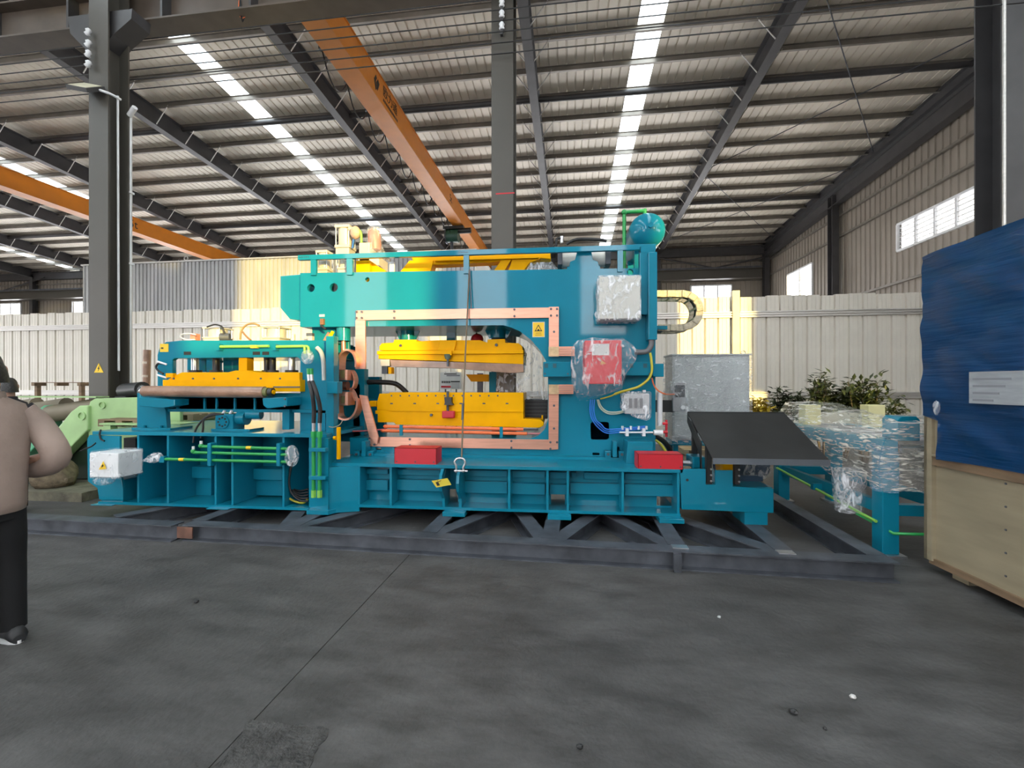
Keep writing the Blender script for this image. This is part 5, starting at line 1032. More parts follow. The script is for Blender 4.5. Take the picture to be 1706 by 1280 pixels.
# cylinders and bits on top of the gantry
zgt = mz(400, 568, YG)
for lb, a, b, y0, y1 in (('cream air cylinder above the left half of the feeder gantry', 336, 366, 547, 562), ('cream air cylinder above the right half of the feeder gantry', 434, 466, 546, 562)):
    cylinder(lb, a, b, y0, y1, YG+.15, zgt)
obj('valve_coil', MB().cyl((mx(371, YG+.1), YG+.06, mz(371, 561, YG)), (mx(383, YG+.1), YG+.1, mz(383, 561, YG)), .05, n=16), DSTEEL, label='round dark coil of hose on the gantry top', cat='hose coil')
cable('tan hose arching to the right gantry cylinder', [(400, 566), (402, 552), (410, 542), (422, 539), (432, 543)], YG+.05, .012, mat('tan_hose', (.3, .2, .1), .5), 'hose'); cable('pale cable loop at the left of the gantry top', [(325, 566), (310, 566), (300, 561), (304, 557), (316, 556), (326, 558)], YG+.1, .008, WHITEP); cable('dark hose arching over the left gantry cylinder', [(345, 545), (358, 541), (370, 545), (373, 556), (372, 566)], YG+.05, .01, BLACK, 'hose'); cable('brown hose beside the tan hose on the gantry top', [(404, 553), (408, 558), (414, 564), (418, 567)], YG+.03, .012, mat('brown_hose', (.22, .11, .06), .5), 'hose')
obj('lubricator', MB().cyl((mx(488, YG+.1), YG+.1, zgt), (mx(488, YG+.1), YG+.1, mz(488, 557, YG+.1)), .028, n=12), CREAM, label='small upright lubricator cup on the gantry top', cat='fitting'); obj('red_junction', pbox(317, 325, 556, 567, YG+.15, .08), mat('salmon_box', (.6, .22, .15), .5), label='small salmon coloured block on the gantry top', cat='block')
obj('grey_sensor', pbox(510, 520, 555, 560, YG+.1, .05), DSTEEL, label='small dark sensor under the arm tip', cat='sensor'); obj('sensor_stand', pbox(513, 520, 560, 568, YG+.1, .05), CREAM, label='small cream stand of the dark sensor', cat='bracket')
# bits hanging under the arm tip
HB = thing('hose_bracket', 'teal plate with a yellow hose and brown pads under the arm tip', 'bracket', (mx(540, YC), YC-.02, mz(540, 590, YC)))
obj('plate', pbox(520, 582, 545, 588, YC+.16, .03), TEAL, HB); obj('yellow_hose', MB().tube([(mx(549, YC), YC-.02, mz(549, 574, YC)), (mx(553, YC), YC-.04, mz(553, 562, YC)), (mx(556, YC), YC-.02, mz(556, 553, YC))], [.018, .03, .035, .03, .02], 8, 3), YEL, HB); obj('brown_pad', MB().prism(pp([(537, 569), (546, 553), (550, 556), (541, 572)], YC), YC, YC+.05), BROWNW, HB)
obj('small_box', pbox(533, 539, 531, 541, YC-.03, .03), mat('rust_box', (.2, .09, .04), .6), HB); obj('clamp', MB().tube([(mx(536, YC), YC-.02, mz(536, 543, YC)), (mx(545, YC), YC-.03, mz(545, 549, YC))], .014, 8, 1), BLACK, HB); obj('pale_fitting', MB().ball((mx(550, YC), YC-.02, mz(550, 583, YC)), (.04, .03, .04), 10, 8), CREAM, HB)

# ================================================================== THINGS AROUND THE LINE
# pale green machine behind the left end
YM = 5.85
GM_ = thing('green_machine', 'pale green machine with round bosses behind the left end', 'machine', (mx(150, YM), YM, 0))
r0 = pp([(147, 850), (147, 680), (150, 669), (158, 664), (235, 662), (300, 662), (300, 850)], YM)
obj('side_plate', MB().prism(r0, YM, YM+.06), LGREEN, GM_, bevel=.01); obj('rear_plate', MB().prism(r0, YM+1.0, YM+1.06), LGREEN, GM_)
def ringy(cx, cy, r, Y): 
    c = (mx(cx, Y), mz(cx, cy, Y)); return MB().prism(circ(*c, r, 20), Y-.02, Y, 'y', [circ(*c, r*.72, 20)])
obj('boss_ring', ringy(171, 675, .055, YM), LGREEN, GM_); obj('boss_ring', ringy(137, 693, .065, YM-.05), LGREEN, GM_)
for dx, yy in ((0, -.05), (-.62, .25), (-1.2, .5)):
    P = [(x+dx, z) for x, z in pp([(146, 676), (146, 716), (86, 778), (64, 778), (70, 745), (118, 686), (132, 676)], YM+yy)]
    obj('slanted_arm', MB().prism(P, YM+yy, YM+yy+.16), LGREEN if dx == 0 else DGREEN, GM_, bevel=.015)
    obj('roller_tube', MB().cyl((P[2][0]-.4, YM+yy+.3, P[0][1]-.15), (P[0][0]-.1, YM+yy+.3, P[0][1]-.02), .13, n=14), mat('dusty_brown', (.2, .17, .12), .6) if dx == 0 else bpy.data.materials['dusty_brown'], GM_)
obj('top_rail', box(mx(0, YM), mx(148, YM), YM+.1, YM+.3, mz(80, 663, YM), mz(80, 661, YM)), LGREEN, GM_)
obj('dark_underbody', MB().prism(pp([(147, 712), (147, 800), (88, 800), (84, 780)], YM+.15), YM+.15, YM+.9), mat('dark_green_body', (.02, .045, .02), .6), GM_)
obj('base_rail', box(mx(20, YM), mx(300, YM), YM+.1, YM+.9, 0, .12), mat('dark_base', (.06, .06, .05), .6), GM_)
# pallet boards on the green machine and between the beams
def boards(label, px0, px1, py, Y, n, m=WOODB):
    t = thing('pallet', label, 'pallet', (mx((px0+px1)/2, Y), Y, mz(px0, py, Y)-.08))
    z = mz((px0+px1)/2, py, Y)
    for k in range(n): obj('board', box(mx(px0, Y), mx(px1, Y), Y+.17*k, Y+.17*k+.12, z-.02, z), m, t)
    for x in (mx(px0, Y)+.05, (mx(px0, Y)+mx(px1, Y))/2, mx(px1, Y)-.05): obj('bearer', box(x-.05, x+.05, Y, Y+.17*n-.05, z-.1, z-.02), m, t)
    return t
boards('worn wooden pallet lying on the pale green machine', 163, 232, 699, YM-.3, 3); t_ = thing('green_stand', 'pale green bench under the worn pallet', 'bench', (mx(195, YM-.35), YM-.35, zT-.3))
obj('bench_top', pbox(165, 300, 706, 709, YM-.4, .35), LGREEN, t_); obj('bench_leg', pbox(172, 184, 709, 716, YM-.38, .1), LGREEN, t_); obj('bench_leg', pbox(285, 296, 709, 730, YM-.38, .1), LGREEN, t_)
boards('pale wooden pallet seen through the feeder legs', 276, 322, 690, 6.4, 4, WOOD)
# sack covered bundle on matting
bxp, byp = fp(66, 826); BN = thing('wrapped_bundle', 'film and sacking wrapped bundle lying by the man', 'bundle', (bxp, byp, 0))
obj('film_roll', MB().lathe([(.03, 0), (.16, .03), (.2, .12), (.2, .3), (.17, .42)], (bxp-.35, byp+.1, .33), (1, .1, 0), 18), mat('grey_green_film', (.10, .14, .12), .3, bump=.9, bscale=18, var=.5, scale=14), BN)
random.seed(9); rows = []
for i in range(9):
    t = i/8; ra = (.05, .19, .25, .26, .25, .22, .17, .12, .05)[i]
    rows.append([(bxp-.05+.42*t+.02*sin(j*1.7), byp+.08+ra*1.1*cos(2*pi*j/14)+random.uniform(-.015, .015), max(.115, .33-.12*t+ra*sin(2*pi*j/14)+random.uniform(-.015, .015))) for j in range(14)])
obj('sacking', MB().ring_loft(rows, True, True), mat('brown_sacking', (.17, .13, .085), .8, var=.4, scale=14, bump=.6), BN)
obj('ground_mat', box(bxp-1.0, bxp+.95, byp-.25, byp+.6, 0, .12), mat('dirty_mat', (.13, .12, .085), .85, var=.4, scale=6, bump=.5), label='low dirty platform of boards below the wrapped bundle', cat='platform')
# brown roll leaning against the fence
RB = thing('paper_roll', 'tall brown paper wrapped roll standing before the fence', 'roll', (mx(241, 9), 9, 0))
obj('roll', MB().cyl((mx(241, 9), 9, 0), (mx(241.5, 9), 9.05, mz(241, 583, 9)), .075, n=14), BROWNW, RB)
for k in range(6): obj('tape_band', MB().cyl((mx(241, 9), 9+.008*k, .5+.3*k), (mx(241, 9), 9+.008*k, .55+.3*k), .078, n=14), mat('pale_tape', (.6, .5, .4), .5) if k == 0 else bpy.data.materials['pale_tape'], RB)
tb_ = boards('dark weathered boards on trestle legs before the fence', 52, 134, 637, 10.8, 2)
for px in (56, 130): obj('trestle_leg', box(mx(px, 10.8)-.04, mx(px, 10.8)+.04, 10.85, 10.95, 0, mz(90, 637, 10.8)-.1), WOODB, tb_)
PWR = thing('wrapped_motor', 'dark wrapped motor beside the thick column foot', 'motor', (mx(222, 6.4), 6.4, mz(222, 662, 6.4)-.2))
obj('motor_body', MB().cyl((mx(208, 6.3), 6.3, mz(222, 652, 6.3)), (mx(238, 6.2), 6.2, mz(222, 649, 6.3)), .12, n=14), BLKPAINT, PWR); obj('film_end', MB().ball((mx(236, 5.6), 5.6, mz(236, 652, 5.6)), (.05, .06, .09), 10, 8), FILM, PWR); obj('motor_bracket', box(mx(212, 6.3), mx(230, 6.3), 6.1, 6.4, mz(222, 664, 5.85), mz(222, 660, 6.3)), BLKPAINT, PWR)

# ------------------------------------------------------------------ wrapped grey cabinet behind the chute
YK2 = 7.0; zc0 = mz(1180, 735, YK2)
CB = thing('electrical_cabinet', 'grey electrical cabinet in shiny stretch film beside the press', 'cabinet', (mx(1185, YK2), YK2, 0))
X0, X1 = mx(1121, YK2), mx(1250, YK2); zc1 = mz(1185, 592, YK2)
obj('body', box(X0, X1, YK2+.02, YK2+.5, zc0, zc1), GREY, CB, bevel=.01); obj('door', box(X0+.02, X1-.02, YK2, YK2+.02, zc0+.03, zc1-.03), GREY, CB, bevel=.004)
obj('top_cap', box(X0-.02, X1+.02, YK2-.02, YK2+.52, zc1, zc1+.02), GREY, CB); obj('lifting_eye', MB().tube([(X1-.08+.03*cos(2*pi*i/10), YK2+.05, zc1+.04+.03*sin(2*pi*i/10)) for i in range(11)], .008, 6, 1), STEEL, CB)
obj('film_wrap', box(X0-.025, X1+.025, YK2-.03, YK2+.53, zc0-.05, zc1+.005), FILMC, CB, bevel=.01)
obj('stand', box(X0, X1, YK2+.05, YK2+.45, zc0-.08, zc0), TEAL, CB)
for x in (X0+.03, X1-.1): obj('leg', box(x, x+.07, YK2+.08, YK2+.15, 0, zc0-.08), TEAL, CB); obj('leg', box(x, x+.07, YK2+.35, YK2+.42, 0, zc0-.08), TEAL, CB)
OPN = thing('operator_panel', 'film wrapped operator panel on an arm before the cabinet', 'control panel', (mx(1132, 6.5), 6.5, mz(1132, 690, 6.5)))
obj('panel_box', pbox(1121, 1143, 638, 686, 6.5, .18), mat('panel_grey', (.3, .3, .31), .4), OPN, bevel=.008); obj('film_wrap', MB().prism(pp([(1116, 643), (1122, 635), (1142, 636), (1147, 650), (1148, 690), (1124, 690)], 6.47), 6.47, 6.7), FILM, OPN, bevel=.01); obj('arm', pbox(1092, 1124, 667, 687, 6.55, .12), BLKPAINT, OPN); obj('knob', MB().cyl((mx(1138, 6.46), 6.46, mz(1138, 679, 6.46)), (mx(1138, 6.46), 6.5, mz(1138, 679, 6.46)), .03, n=14), WHITEP, OPN); obj('screen', pbox(1124, 1141, 642, 662, 6.495, .006), mat('dark_screen', (.05, .05, .055), .2), OPN)
boards('grey timber offcuts on the floor behind the chute legs', 1140, 1175, 750, 9.9, 3, WOOD)

# ------------------------------------------------------------------ wrapped roller conveyor on the right
cx0, cx1, cy0, cy1 = 2.97, 3.62, 4.31, 6.2; zcv = 1.05
CV = thing('roller_conveyor', 'teal roller conveyor wrapped in loose clear film', 'conveyor', ((cx0+cx1)/2, (cy0+cy1)/2, 0))
for x in (cx0, cx1):
    for y in (cy0, cy1):
        obj('leg', box(x-.07, x+.07, y, y+.14, .02, zcv-.12), TEAL, CV, bevel=.006); obj('foot_plate', box(x-.11, x+.11, y-.04, y+.18, 0, .02), STEEL, CV)
    obj('side_beam', box(x-.06, x+.06, cy0, cy1+.14, zcv-.14, zcv), TEAL, CV, bevel=.005); obj('tie_beam', box(x-.03, x+.03, cy0+.14, cy1, .36, .47), TEAL, CV)
obj('end_beam', box(cx0, cx1, cy0+.03, cy0+.1, .36, .46), TEAL, CV); obj('end_beam', box(cx0, cx1, cy1+.03, cy1+.1, .36, .46), TEAL, CV)
for k in range(9): y = cy0+.2+.21*k; obj('roller', MB().cyl((cx0+.06, y, zcv-.05), (cx1-.06, y, zcv-.05), .055, n=14), STEEL, CV)
obj('lime_pipe', MB().tube([(cx0-.09, cy1, .44), (cx0-.09, cy0+.05, .30)], .014, 8, 1), LIME, CV); obj('green_pipe', MB().tube([(cx0-.1, cy0+.3, .30), (cx0+.0, cy0-.03, .22), (cx1+.1, cy0-.03, .22)], .014, 8, 1), GREENP, CV); obj('pipe_clip', box(cx0-.12, cx0-.02, 5.3, 5.36, .36, .43), TEAL, CV)
PALE = mat('pale_yellow_block', (.72, .66, .34), .5)
obj('corner_block', MB().prism(pp([(1496, 735), (1496, 700), (1502, 694), (1527, 694), (1533, 700), (1533, 735)], cy0+.05), cy0+.05, cy0+.25), TEAL, CV, bevel=.005)
for a, b in ((1342, 1368), (1447, 1475)): obj('guide_block', pbox(a, b, 675, 712, 5.9, .16), PALE, CV, bevel=.006)
obj('cross_plate', pbox(1355, 1465, 688, 712, 6.02, .04), mat('pale_cross_plate', (.5, .46, .36), .5), CV)
obj('yellow_strut', box(cx1-.02, cx1+.06, cy0-.02, cy0+.06, .3, .8), YEL, CV)
# film: a loose tent over the top and down the side
prof = []
random.seed(3); rows = []
NV = 14
for j in range(NV+1):
    t = j/NV; y = cy0-.05+(cy1+.2-cy0)*t
    top = 1.19+.10*t+.03*sin(t*9); low = .72 - .12*(1-t)+.05*sin(t*14)
    L_ = [(cx0-.12, low), (cx0-.13, .85), (cx0-.12, .98), (cx0-.06, 1.08), (cx0+.08, top), ((cx0+cx1)/2, top+.015), (cx1-.05, top), (cx1+.1, 1.05), (cx1+.12, .9), (cx1+.12, low)]
    rows.append([(x+random.uniform(-.015, .015), y, z+random.uniform(-.012, .012)) for x, z in L_])
obj('film_cover', MB().ring_loft(rows, True, False, False), FILMY, CV)
obj('film_end', MB().add([(x, y-.01, z) for x, y, z in rows[0]], [tuple(range(10))], True), FILMY, CV)
obj('film_leg_wrap', MB().lathe([(.11, 0), (.12, .1), (.11, .3), (.13, .42)], (cx0, cy0+.07, .58), (0, 0, 1), 10), film('blue_grey_film', (.6, .7, .85), .4, bscale=18, stretch=(1, 1, 4)), CV)
bg_ = [Vector((cx0-.12+.16*cos(2*pi*i/9)*(1-.3*(k/5)), cy0+.38+.13*sin(2*pi*i/9), .72-.085*k+random.uniform(-.02, .02))) for k in range(6) for i in range(9)]
obj('film_bunch', MB().ring_loft([[tuple(bg_[k*9+i]) for i in range(9)] for k in range(6)], True, True), FILMD, CV)
# ------------------------------------------------------------------ crate with the blue tarpaulin
ax, ay = fp(1552, 952); bx_, by_ = fp(1706, 1028)
dirv = (Vector((bx_, by_))-Vector((ax, ay))).normalized(); rz = math.atan2(dirv.y, dirv.x)
CRT = thing('packing_crate', 'plywood packing crate with blue tarpaulin tied over its upper half', 'crate', (ax, ay, 0), rz=rz, local=True)
Lc, Dc = 3.0, 2.2
def cz(px, py):                                     # height on the crate's front face
    r = _ray(px, py, YAW); # intersect with line
    d = Vector((r[0], 1)); A = Vector((ax, ay)); k = (A.x*dirv.y-A.y*dirv.x)/(d.x*dirv.y-d.y*dirv.x); return CAMH+r[1]*k, (d*k-A).dot(dirv)
zs0 = cz(1545, 950)[0]; zs0 = .10
ztim0, ztim1 = cz(1545, 772)[0], cz(1545, 757)[0]; ztp = cz(1545, 430)[0]
obj('front_panel', box(0, Lc, 0, .02, .1, ztim1), WOOD, CRT)
obj('side_panel', box(0, .02, .02, Dc, .1, ztim1), WOOD, CRT); obj('end_panel', box(Lc-.02, Lc, .02, Dc, .1, ztim1), WOOD, CRT); obj('back_panel', box(0, Lc, Dc-.02, Dc, .1, ztim1), WOOD, CRT)
obj('corner_batten', box(-.03, .045, -.035, 0, .1, cz(1545, 685)[0]), WOOD, CRT); obj('corner_batten', box(-.03, 0, -.035, .06, .1, cz(1545, 685)[0]), WOOD, CRT)
obj('upper_batten', box(.045, Lc, -.03, 0, ztim0, ztim1), WOODB, CRT, bevel=.003); obj('upper_ledge', box(.045, Lc, -.045, .03, ztim1, ztim1+.015), WOOD, CRT)
obj('bottom_sill', box(0, Lc, -.02, .06, .07, .12), WOODB, CRT); obj('pallet_deck', box(0, Lc, 0, Dc, .085, .1), WOODB, CRT)
for x in (.12, 1.2, 2.3): obj('skid', box(x, x+.14, .06, Dc-.06, 0, .085), WOOD, CRT)
for k in range(7):
    xk = cz(1676, 822)[1]
    obj('screw', MB().bolt((xk+.0, 0, .22+.16*k), .008, .004), DSTEEL, CRT) if k < 5 else None
obj('corner_upright', box(.0, .1, -.012, 0, ztim1, cz(1545, 685)[0]), WOOD, CRT)
TARP = mat('blue_tarpaulin', (.001, .036, .115), .38, var=.18, scale=2, bump=.45, bscale=7, stretch=(.35, 1, 5), coat=.2)
zt0 = ztim1-.02
def sheet(fn, nu, nv): 
    v = [fn(i/nu, j/nv) for j in range(nv+1) for i in range(nu+1)]; return MB().add(v, [(j*(nu+1)+i, j*(nu+1)+i+1, (j+1)*(nu+1)+i+1, (j+1)*(nu+1)+i) for j in range(nv) for i in range(nu)], True)
random.seed(11)
def wr_(u, v): return .012*sin(9*u+3*v)+.01*sin(23*v+4*u)+.006*sin(41*v+13*u)
obj('tarpaulin_front', sheet(lambda u, v: (max(-.02+(Lc+.04)*u, .13 if v < .19 else -.02), -.05-abs(wr_(u*3, v)), zt0+.02*sin(6*u)+(ztp+.04*u-zt0)*v), 60, 48), TARP, CRT)
obj('tarpaulin_side', sheet(lambda u, v: (-.02-abs(wr_(u*2, v))*.2, -.05+(Dc+.1)*u, (zt0 if u > .07 else cz(1545, 685)[0])+(ztp-(zt0 if u > .07 else cz(1545, 685)[0]))*v), 24, 30), TARP, CRT)
obj('tarpaulin_top', sheet(lambda u, v: (-.02+(Lc+.04)*u, -.05+(Dc+.1)*v, ztp+.04*u+.25*sin(pi*v)*(.4+.6*u)*.5), 20, 16), TARP, CRT)
ps = [cz(px, py) for px, py in ((1638, 620), (1706, 618), (1706, 672), (1638, 672))]
SHP = obj('paper_sheet', box(ps[0][1], ps[0][1]+.45, -.095, -.085, ps[3][0], ps[0][0]), mat('grey_paper', (.33, .35, .37), .6, var=.15, scale=5, stretch=(1, 1, 6)), CRT, label='printed grey paper sheet on the tarpaulin')
for k in range(4): obj('print_line', box(ps[0][1]+.03, ps[0][1]+.3-.04*k, -.097, -.095, ps[0][0]-.06-.05*k, ps[0][0]-.045-.05*k), mat('faint_print%d' % k, (.24, .25, .27), .7), SHP)
obj('film_scrap', MB().ball((cz(1578, 690)[1], -.08, cz(1578, 680)[0]), (.03, .02, .06), 8, 6), FILM, CRT)

# ------------------------------------------------------------------ shrubs in front of the fence
LEAF = mat('dark_leaf', (.05, .07, .028), .45, var=.4, scale=9); LEAFY = mat('yellow_leaf', (.5, .36, .03), .5, var=.3, scale=9); BARK = mat('bark', (.08, .06, .045), .8)
def shrub(label, px, py, w, Y, n, m, seed):
    random.seed(seed); x0 = mx(px, Y); zt_ = mz(px, py, Y)
    t = thing('shrub', label, 'shrub', (x0, Y, 0), group='shrubs along the fence')
    tips = []
    for i in range(n):
        a = 2*pi*i/n+random.uniform(-.3, .3); rr_ = w*random.uniform(.3, 1); z = zt_*random.uniform(.72, 1) if i else zt_
        tip = Vector((x0+rr_*cos(a)*(0 if i == 0 else 1), Y+rr_*.6*sin(a), z)); b = Vector((x0+.04*cos(a), Y+.04*sin(a), 0)); mid = (b+tip)/2+Vector((.05*cos(a), .05*sin(a), .1))
        obj('stem', MB().tube([b, mid, tip], [.016]*4+[.01]*3+[.006]*4, 5, 4), BARK, t); tips.append((mid, tip))
    mb = MB()
    for mid, tip in tips:
        for k in range(75):
            c = mid.lerp(tip, random.uniform(.35, 1.02))+Vector([random.gauss(0, .085) for _ in range(3)])
            d = Vector((random.gauss(0, 1), random.gauss(0, 1), random.gauss(.1, .5))).normalized(); s_ = d.cross(Vector((0, 0, 1))).normalized()*.036; l = random.uniform(.12, .2); u_ = Vector((0, 0, .012))
            mb.add([c, c+d*l*.45+s_+u_, c+d*l, c+d*l*.45-s_+u_], [(0, 1, 2, 3)])
    obj('foliage', mb, m, t, kind='stuff'); return t
shrub('dark leafy shrub with the tallest thin tip before the fence', 1371, 628, .3, 9.6, 7, LEAF, 1)
shrub('bushy dark shrub over the right end of the wrapped conveyor', 1440, 634, .42, 9.4, 9, LEAF, 2)
shrub('low dark shrub beside the grey cabinet', 1312, 656, .4, 9.2, 7, LEAF, 3)
shrub('small dark shrub by the teal conveyor corner', 1490, 672, .3, 9.3, 5, LEAF, 4)
shrub('middle dark shrub between the two taller ones', 1405, 648, .35, 9.8, 7, LEAF, 6)
shrub('yellow leaved shrub right beside the grey cabinet', 1262, 672, .22, 9.0, 7, LEAFY, 5)

# ------------------------------------------------------------------ pebbles and scraps on the floor
random.seed(5)
for lb, px, py, r, m_ in (('pale pebble on the floor below the crate side', 1421, 1164, .016, WHITEB), ('small grey pebble in front of the floor frame', 1198, 1030, .013, GREY), ('dark pebble near the bottom edge of the floor', 966, 1247, .014, BLKPAINT), ('flat dark chip on the open floor', 1322, 1190, .02, BLKPAINT), ('small dark crumb below the flat chip', 1375, 1216, .01, BLKPAINT), ('dark splinter at the left of the saw cut', 327, 1005, .018, BLKPAINT)):
    x, y = fp(px, py); rings = [[(x+r*random.uniform(.8, 1.2)*cos(2*pi*j/7)*sin(pi*(i+.3)/4.6), y+r*.8*random.uniform(.8, 1.2)*sin(2*pi*j/7)*sin(pi*(i+.3)/4.6), r*.6-r*.6*cos(pi*i/4)) for j in range(7)] for i in range(5)]
    obj('pebble', MB().ring_loft(rings, False, True), m_, label=lb, cat='pebble', group='pebbles on the floor')

# ================================================================== PEOPLE
def ell(c, rx, ry, n=16, ax=(1, 0, 0), ay=(0, 1, 0)):
    c = Vector(c); ax = Vector(ax); ay = Vector(ay); return [tuple(c+ax*rx*cos(2*pi*j/n)+ay*ry*sin(2*pi*j/n)) for j in range(n)]
def limb(mb, pts, rad, n=14, caps=True):
    P = [Vector(p) for p in pts]; Q = []; R_ = []
    for i in range(len(P)-1):
        a, b, c, d = P[max(i-1, 0)], P[i], P[i+1], P[min(i+2, len(P)-1)]
        for k in range(5):
            t = k/5; Q.append(.5*((2*b)+(c-a)*t+(2*a-5*b+4*c-d)*t*t+(3*b-a-3*c+d)*t**3)); R_.append(rad[i]*(1-t)+rad[i+1]*t)
    Q.append(P[-1]); R_.append(rad[-1]); up = None; rings = []
    for i, p in enumerate(Q):
        t = (Q[min(i+1, len(Q)-1)]-Q[max(i-1, 0)]).normalized()
        if up is None: up = Vector((0, 1, 0)) if abs(t.y) < .9 else Vector((1, 0, 0))
        sd = t.cross(up).normalized(); up = sd.cross(t).normalized()
        rings.append([tuple(p+R_[i]*(cos(2*pi*j/n)*sd+sin(2*pi*j/n)*up)) for j in range(n)])
    return mb.ring_loft(rings, True, caps)
def skin_body(name, joints, edges, radii, m, parent, root):
    me = bpy.data.meshes.new(name); me.from_pydata(joints, edges, []); me.materials.append(m)
    o = bpy.data.objects.new(name, me); COL.objects.link(o); o.parent = parent
    o.modifiers.new('skin', 'SKIN'); sub = o.modifiers.new('smooth', 'SUBSURF'); sub.levels = sub.render_levels = 2
    for i, v in enumerate(me.skin_vertices[0].data): v.radius = radii[i]; v.use_root = i == root
    o.modifiers['skin'].use_smooth_shade = True; return o
SKIN = mat('skin', (.42, .24, .17), .5, var=.05); HAIR = mat('black_hair', (.012, .011, .01), .5, bump=.4, bscale=60)
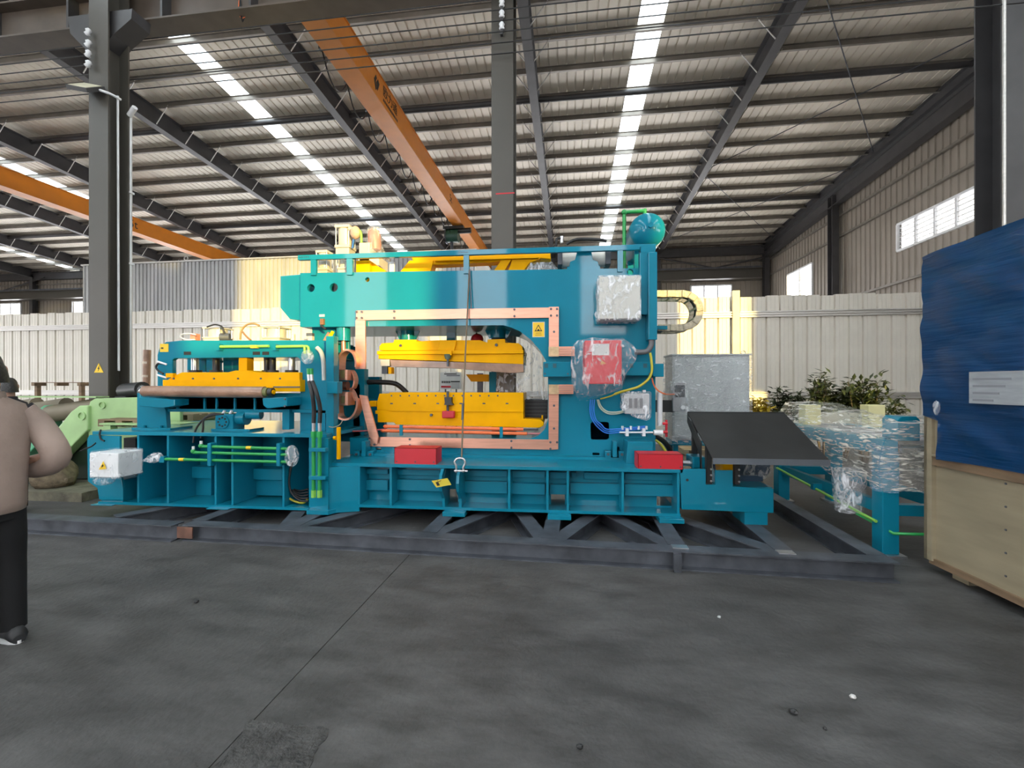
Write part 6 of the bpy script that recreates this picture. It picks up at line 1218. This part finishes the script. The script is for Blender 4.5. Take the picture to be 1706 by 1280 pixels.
def person(label, loc, rz, H, jacket, trousers, shoe, hands_front=True):
    """back view person; local +y is the way they face, x to their right"""
    k = H/1.72; t = thing('person', label, 'person', loc, rz=rz, local=True)
    S = lambda *p: tuple(c*k for c in p)
    J = []; E = []; Rd = []
    def j(p, r, par=None):
        J.append(S(*p)); Rd.append((r*k, r*k) if not isinstance(r, tuple) else (r[0]*k, r[1]*k)); i = len(J)-1
        if par is not None: E.append((par, i))
        return i
    pel = j((0, 0, .92), (.11, .08)); ch = j((0, .0, 1.15), (.12, .085), pel); sh = j((0, .0, 1.34), (.11, .07), ch); nk = j((0, .005, 1.47), .06, sh)
    sk = j((0, .02, 1.56), (.07, .085), nk); hd = j((0, .015, 1.64), (.075, .09), sk); j((0, .01, 1.70), (.05, .06), hd)
    for s in (-1, 1):
        hp = j((s*.09, 0, .86), .085, pel); kn = j((s*.10, .02, .48), .058, hp); an = j((s*.10, -.01, .09), .04, kn); j((s*.11, .11, .04), .035, an)
        so = j((s*.16, -.01, 1.33), .042, sh); el = j((s*.255, -.11, 1.09), .034, so); wr = j((s*.16, .15, 1.035), .026, el); pa = j((s*.08, .21, 1.05), (.035, .02), wr)
        for f in range(4): m1 = j((s*(.045-.004*f), .235+.004*f, 1.075-.02*f), .010, pa); j((s*(-.005+.004*f), .245, 1.07-.02*f), .009, m1)
        m1 = j((s*.075, .215, 1.09), .011, pa); j((s*.05, .235, 1.11), .010, m1)
    body = skin_body('body', J, E, Rd, SKIN, t, 0)
    OFF[t.name] = (0, 0, 0)
    # head details
    mb = MB()
    for s in (-1, 1): mb.ball(S(s*.083, .01, 1.61), (.012*k, .022*k, .032*k), 8, 6)
    obj('ears', mb, SKIN, t)
    mb = MB(); mb.ball(S(0, .108, 1.595), (.014*k, .02*k, .025*k), 8, 6); obj('nose', mb, SKIN, t)
    mb = MB(); [mb.ball(S(s*.03, .098, 1.625), (.013*k, .008*k, .008*k), 8, 6) for s in (-1, 1)]; obj('eyes', mb, INK, t)
    obj('mouth', MB().ball(S(0, .1, 1.555), (.025*k, .008*k, .006*k), 8, 6), mat('lip', (.3, .12, .1), .5), t)
    rings = []
    for i in range(9):
        a = pi/2*i/8; z = 1.60+.125*sin(a); r = cos(a)
        rings.append([S((.088*r+.002)*cos(2*pi*q/16), -.012+(.105*r+.002)*sin(2*pi*q/16)*(1 if sin(2*pi*q/16) < 0 else .86), z-(.06*(1-i/8) if sin(2*pi*q/16) < .2 else -.035*(1-i/8))) for q in range(16)])
    obj('hair', MB().ring_loft(rings, True, True), HAIR, t)
    # jacket: torso shell and two sleeves in one garment
    mb = MB(); n = 20
    prof = [(.80, .165, .12), (.84, .172, .126), (.95, .172, .128), (1.08, .178, .132), (1.22, .19, .135), (1.34, .188, .122), (1.41, .165, .105), (1.45, .09, .08), (1.475, .075, .072)]
    mb.ring_loft([[S(rx*cos(2*pi*q/n), .0+ry*sin(2*pi*q/n), z+.006*sin(3*q)) for q in range(n)] for z, rx, ry in prof], True, False)
    for s in (-1, 1): limb(mb, [S(s*.15, 0, 1.36), S(s*.215, -.03, 1.27), S(s*.265, -.12, 1.08), S(s*.235, .06, 1.0), S(s*.15, .165, 1.04)], [.072*k, .074*k, .07*k, .06*k, .045*k])
    ja = obj('jacket', mb, jacket, t); obj('collar', MB().lathe([(.078*k, 0), (.084*k, .02*k), (.08*k, .05*k), (.074*k, .055*k)], S(0, 0, 1.435), (0, 0, 1), 18, False), jacket, ja)
    obj('hem_band', MB().ring_loft([ell(S(0, 0, z), rx*k, ry*k, 20) for z, rx, ry in ((.78, .158, .114), (.785, .166, .121), (.83, .173, .127))], True, False), jacket, ja)
    mb = MB()
    mb.ring_loft([[S(rx*cos(2*pi*q/n), ry*sin(2*pi*q/n), z) for q in range(n)] for z, rx, ry in ((.74, .15, .105), (.86, .158, .113), (1.0, .15, .105))], True, True)
    for s in (-1, 1): limb(mb, [S(s*.075, 0, .84), S(s*.09, .01, .65), S(s*.105, .02, .48), S(s*.105, 0, .28), S(s*.105, -.01, .075)], [.092*k, .085*k, .072*k, .066*k, .064*k])
    obj('trousers', mb, trousers, t)
    for s in (-1, 1):
        rings = []
        for y, w, h in ((-.10, .03, .05), (-.09, .042, .09), (-.03, .045, .11), (.05, .047, .085), (.12, .048, .06), (.17, .038, .045), (.19, .015, .03)):
            rings.append([S(s*.107+w*cos(a), y, max(0, h/2+h/2*sin(a))) for a in [2*pi*q/12 for q in range(12)]])
        so_ = obj('shoe', MB().ring_loft(rings, True, True), shoe, t); obj('sole', MB().prism([(k*(s*.107+.05*cos(a)), k*(.045+.15*sin(a))) for a in [2*pi*q/16 for q in range(16)]], 0, .018*k, 'z'), WHITEP, so_)
    return t
BEI = mat('beige_jacket', (.30, .225, .19), .75, var=.12, scale=5, bump=.35, bscale=14); NAVY = mat('dark_trousers', (.003, .0032, .004), .9); SHB = mat('dark_shoe', (.015, .016, .018), .5)
NJ = mat('dark_jacket', (.02, .02, .025), .8)
pxx, pyy = fp(-25, 1082)
person('man in a beige jacket and dark trousers standing with his back turned', (pxx, pyy, 0), radians(72), 1.74, BEI, NAVY, SHB)
person('person with dark hair standing beyond the man in the beige jacket', (mx(14, 4.65), 4.65, 0), radians(60), 1.62, NJ, NAVY, SHB)
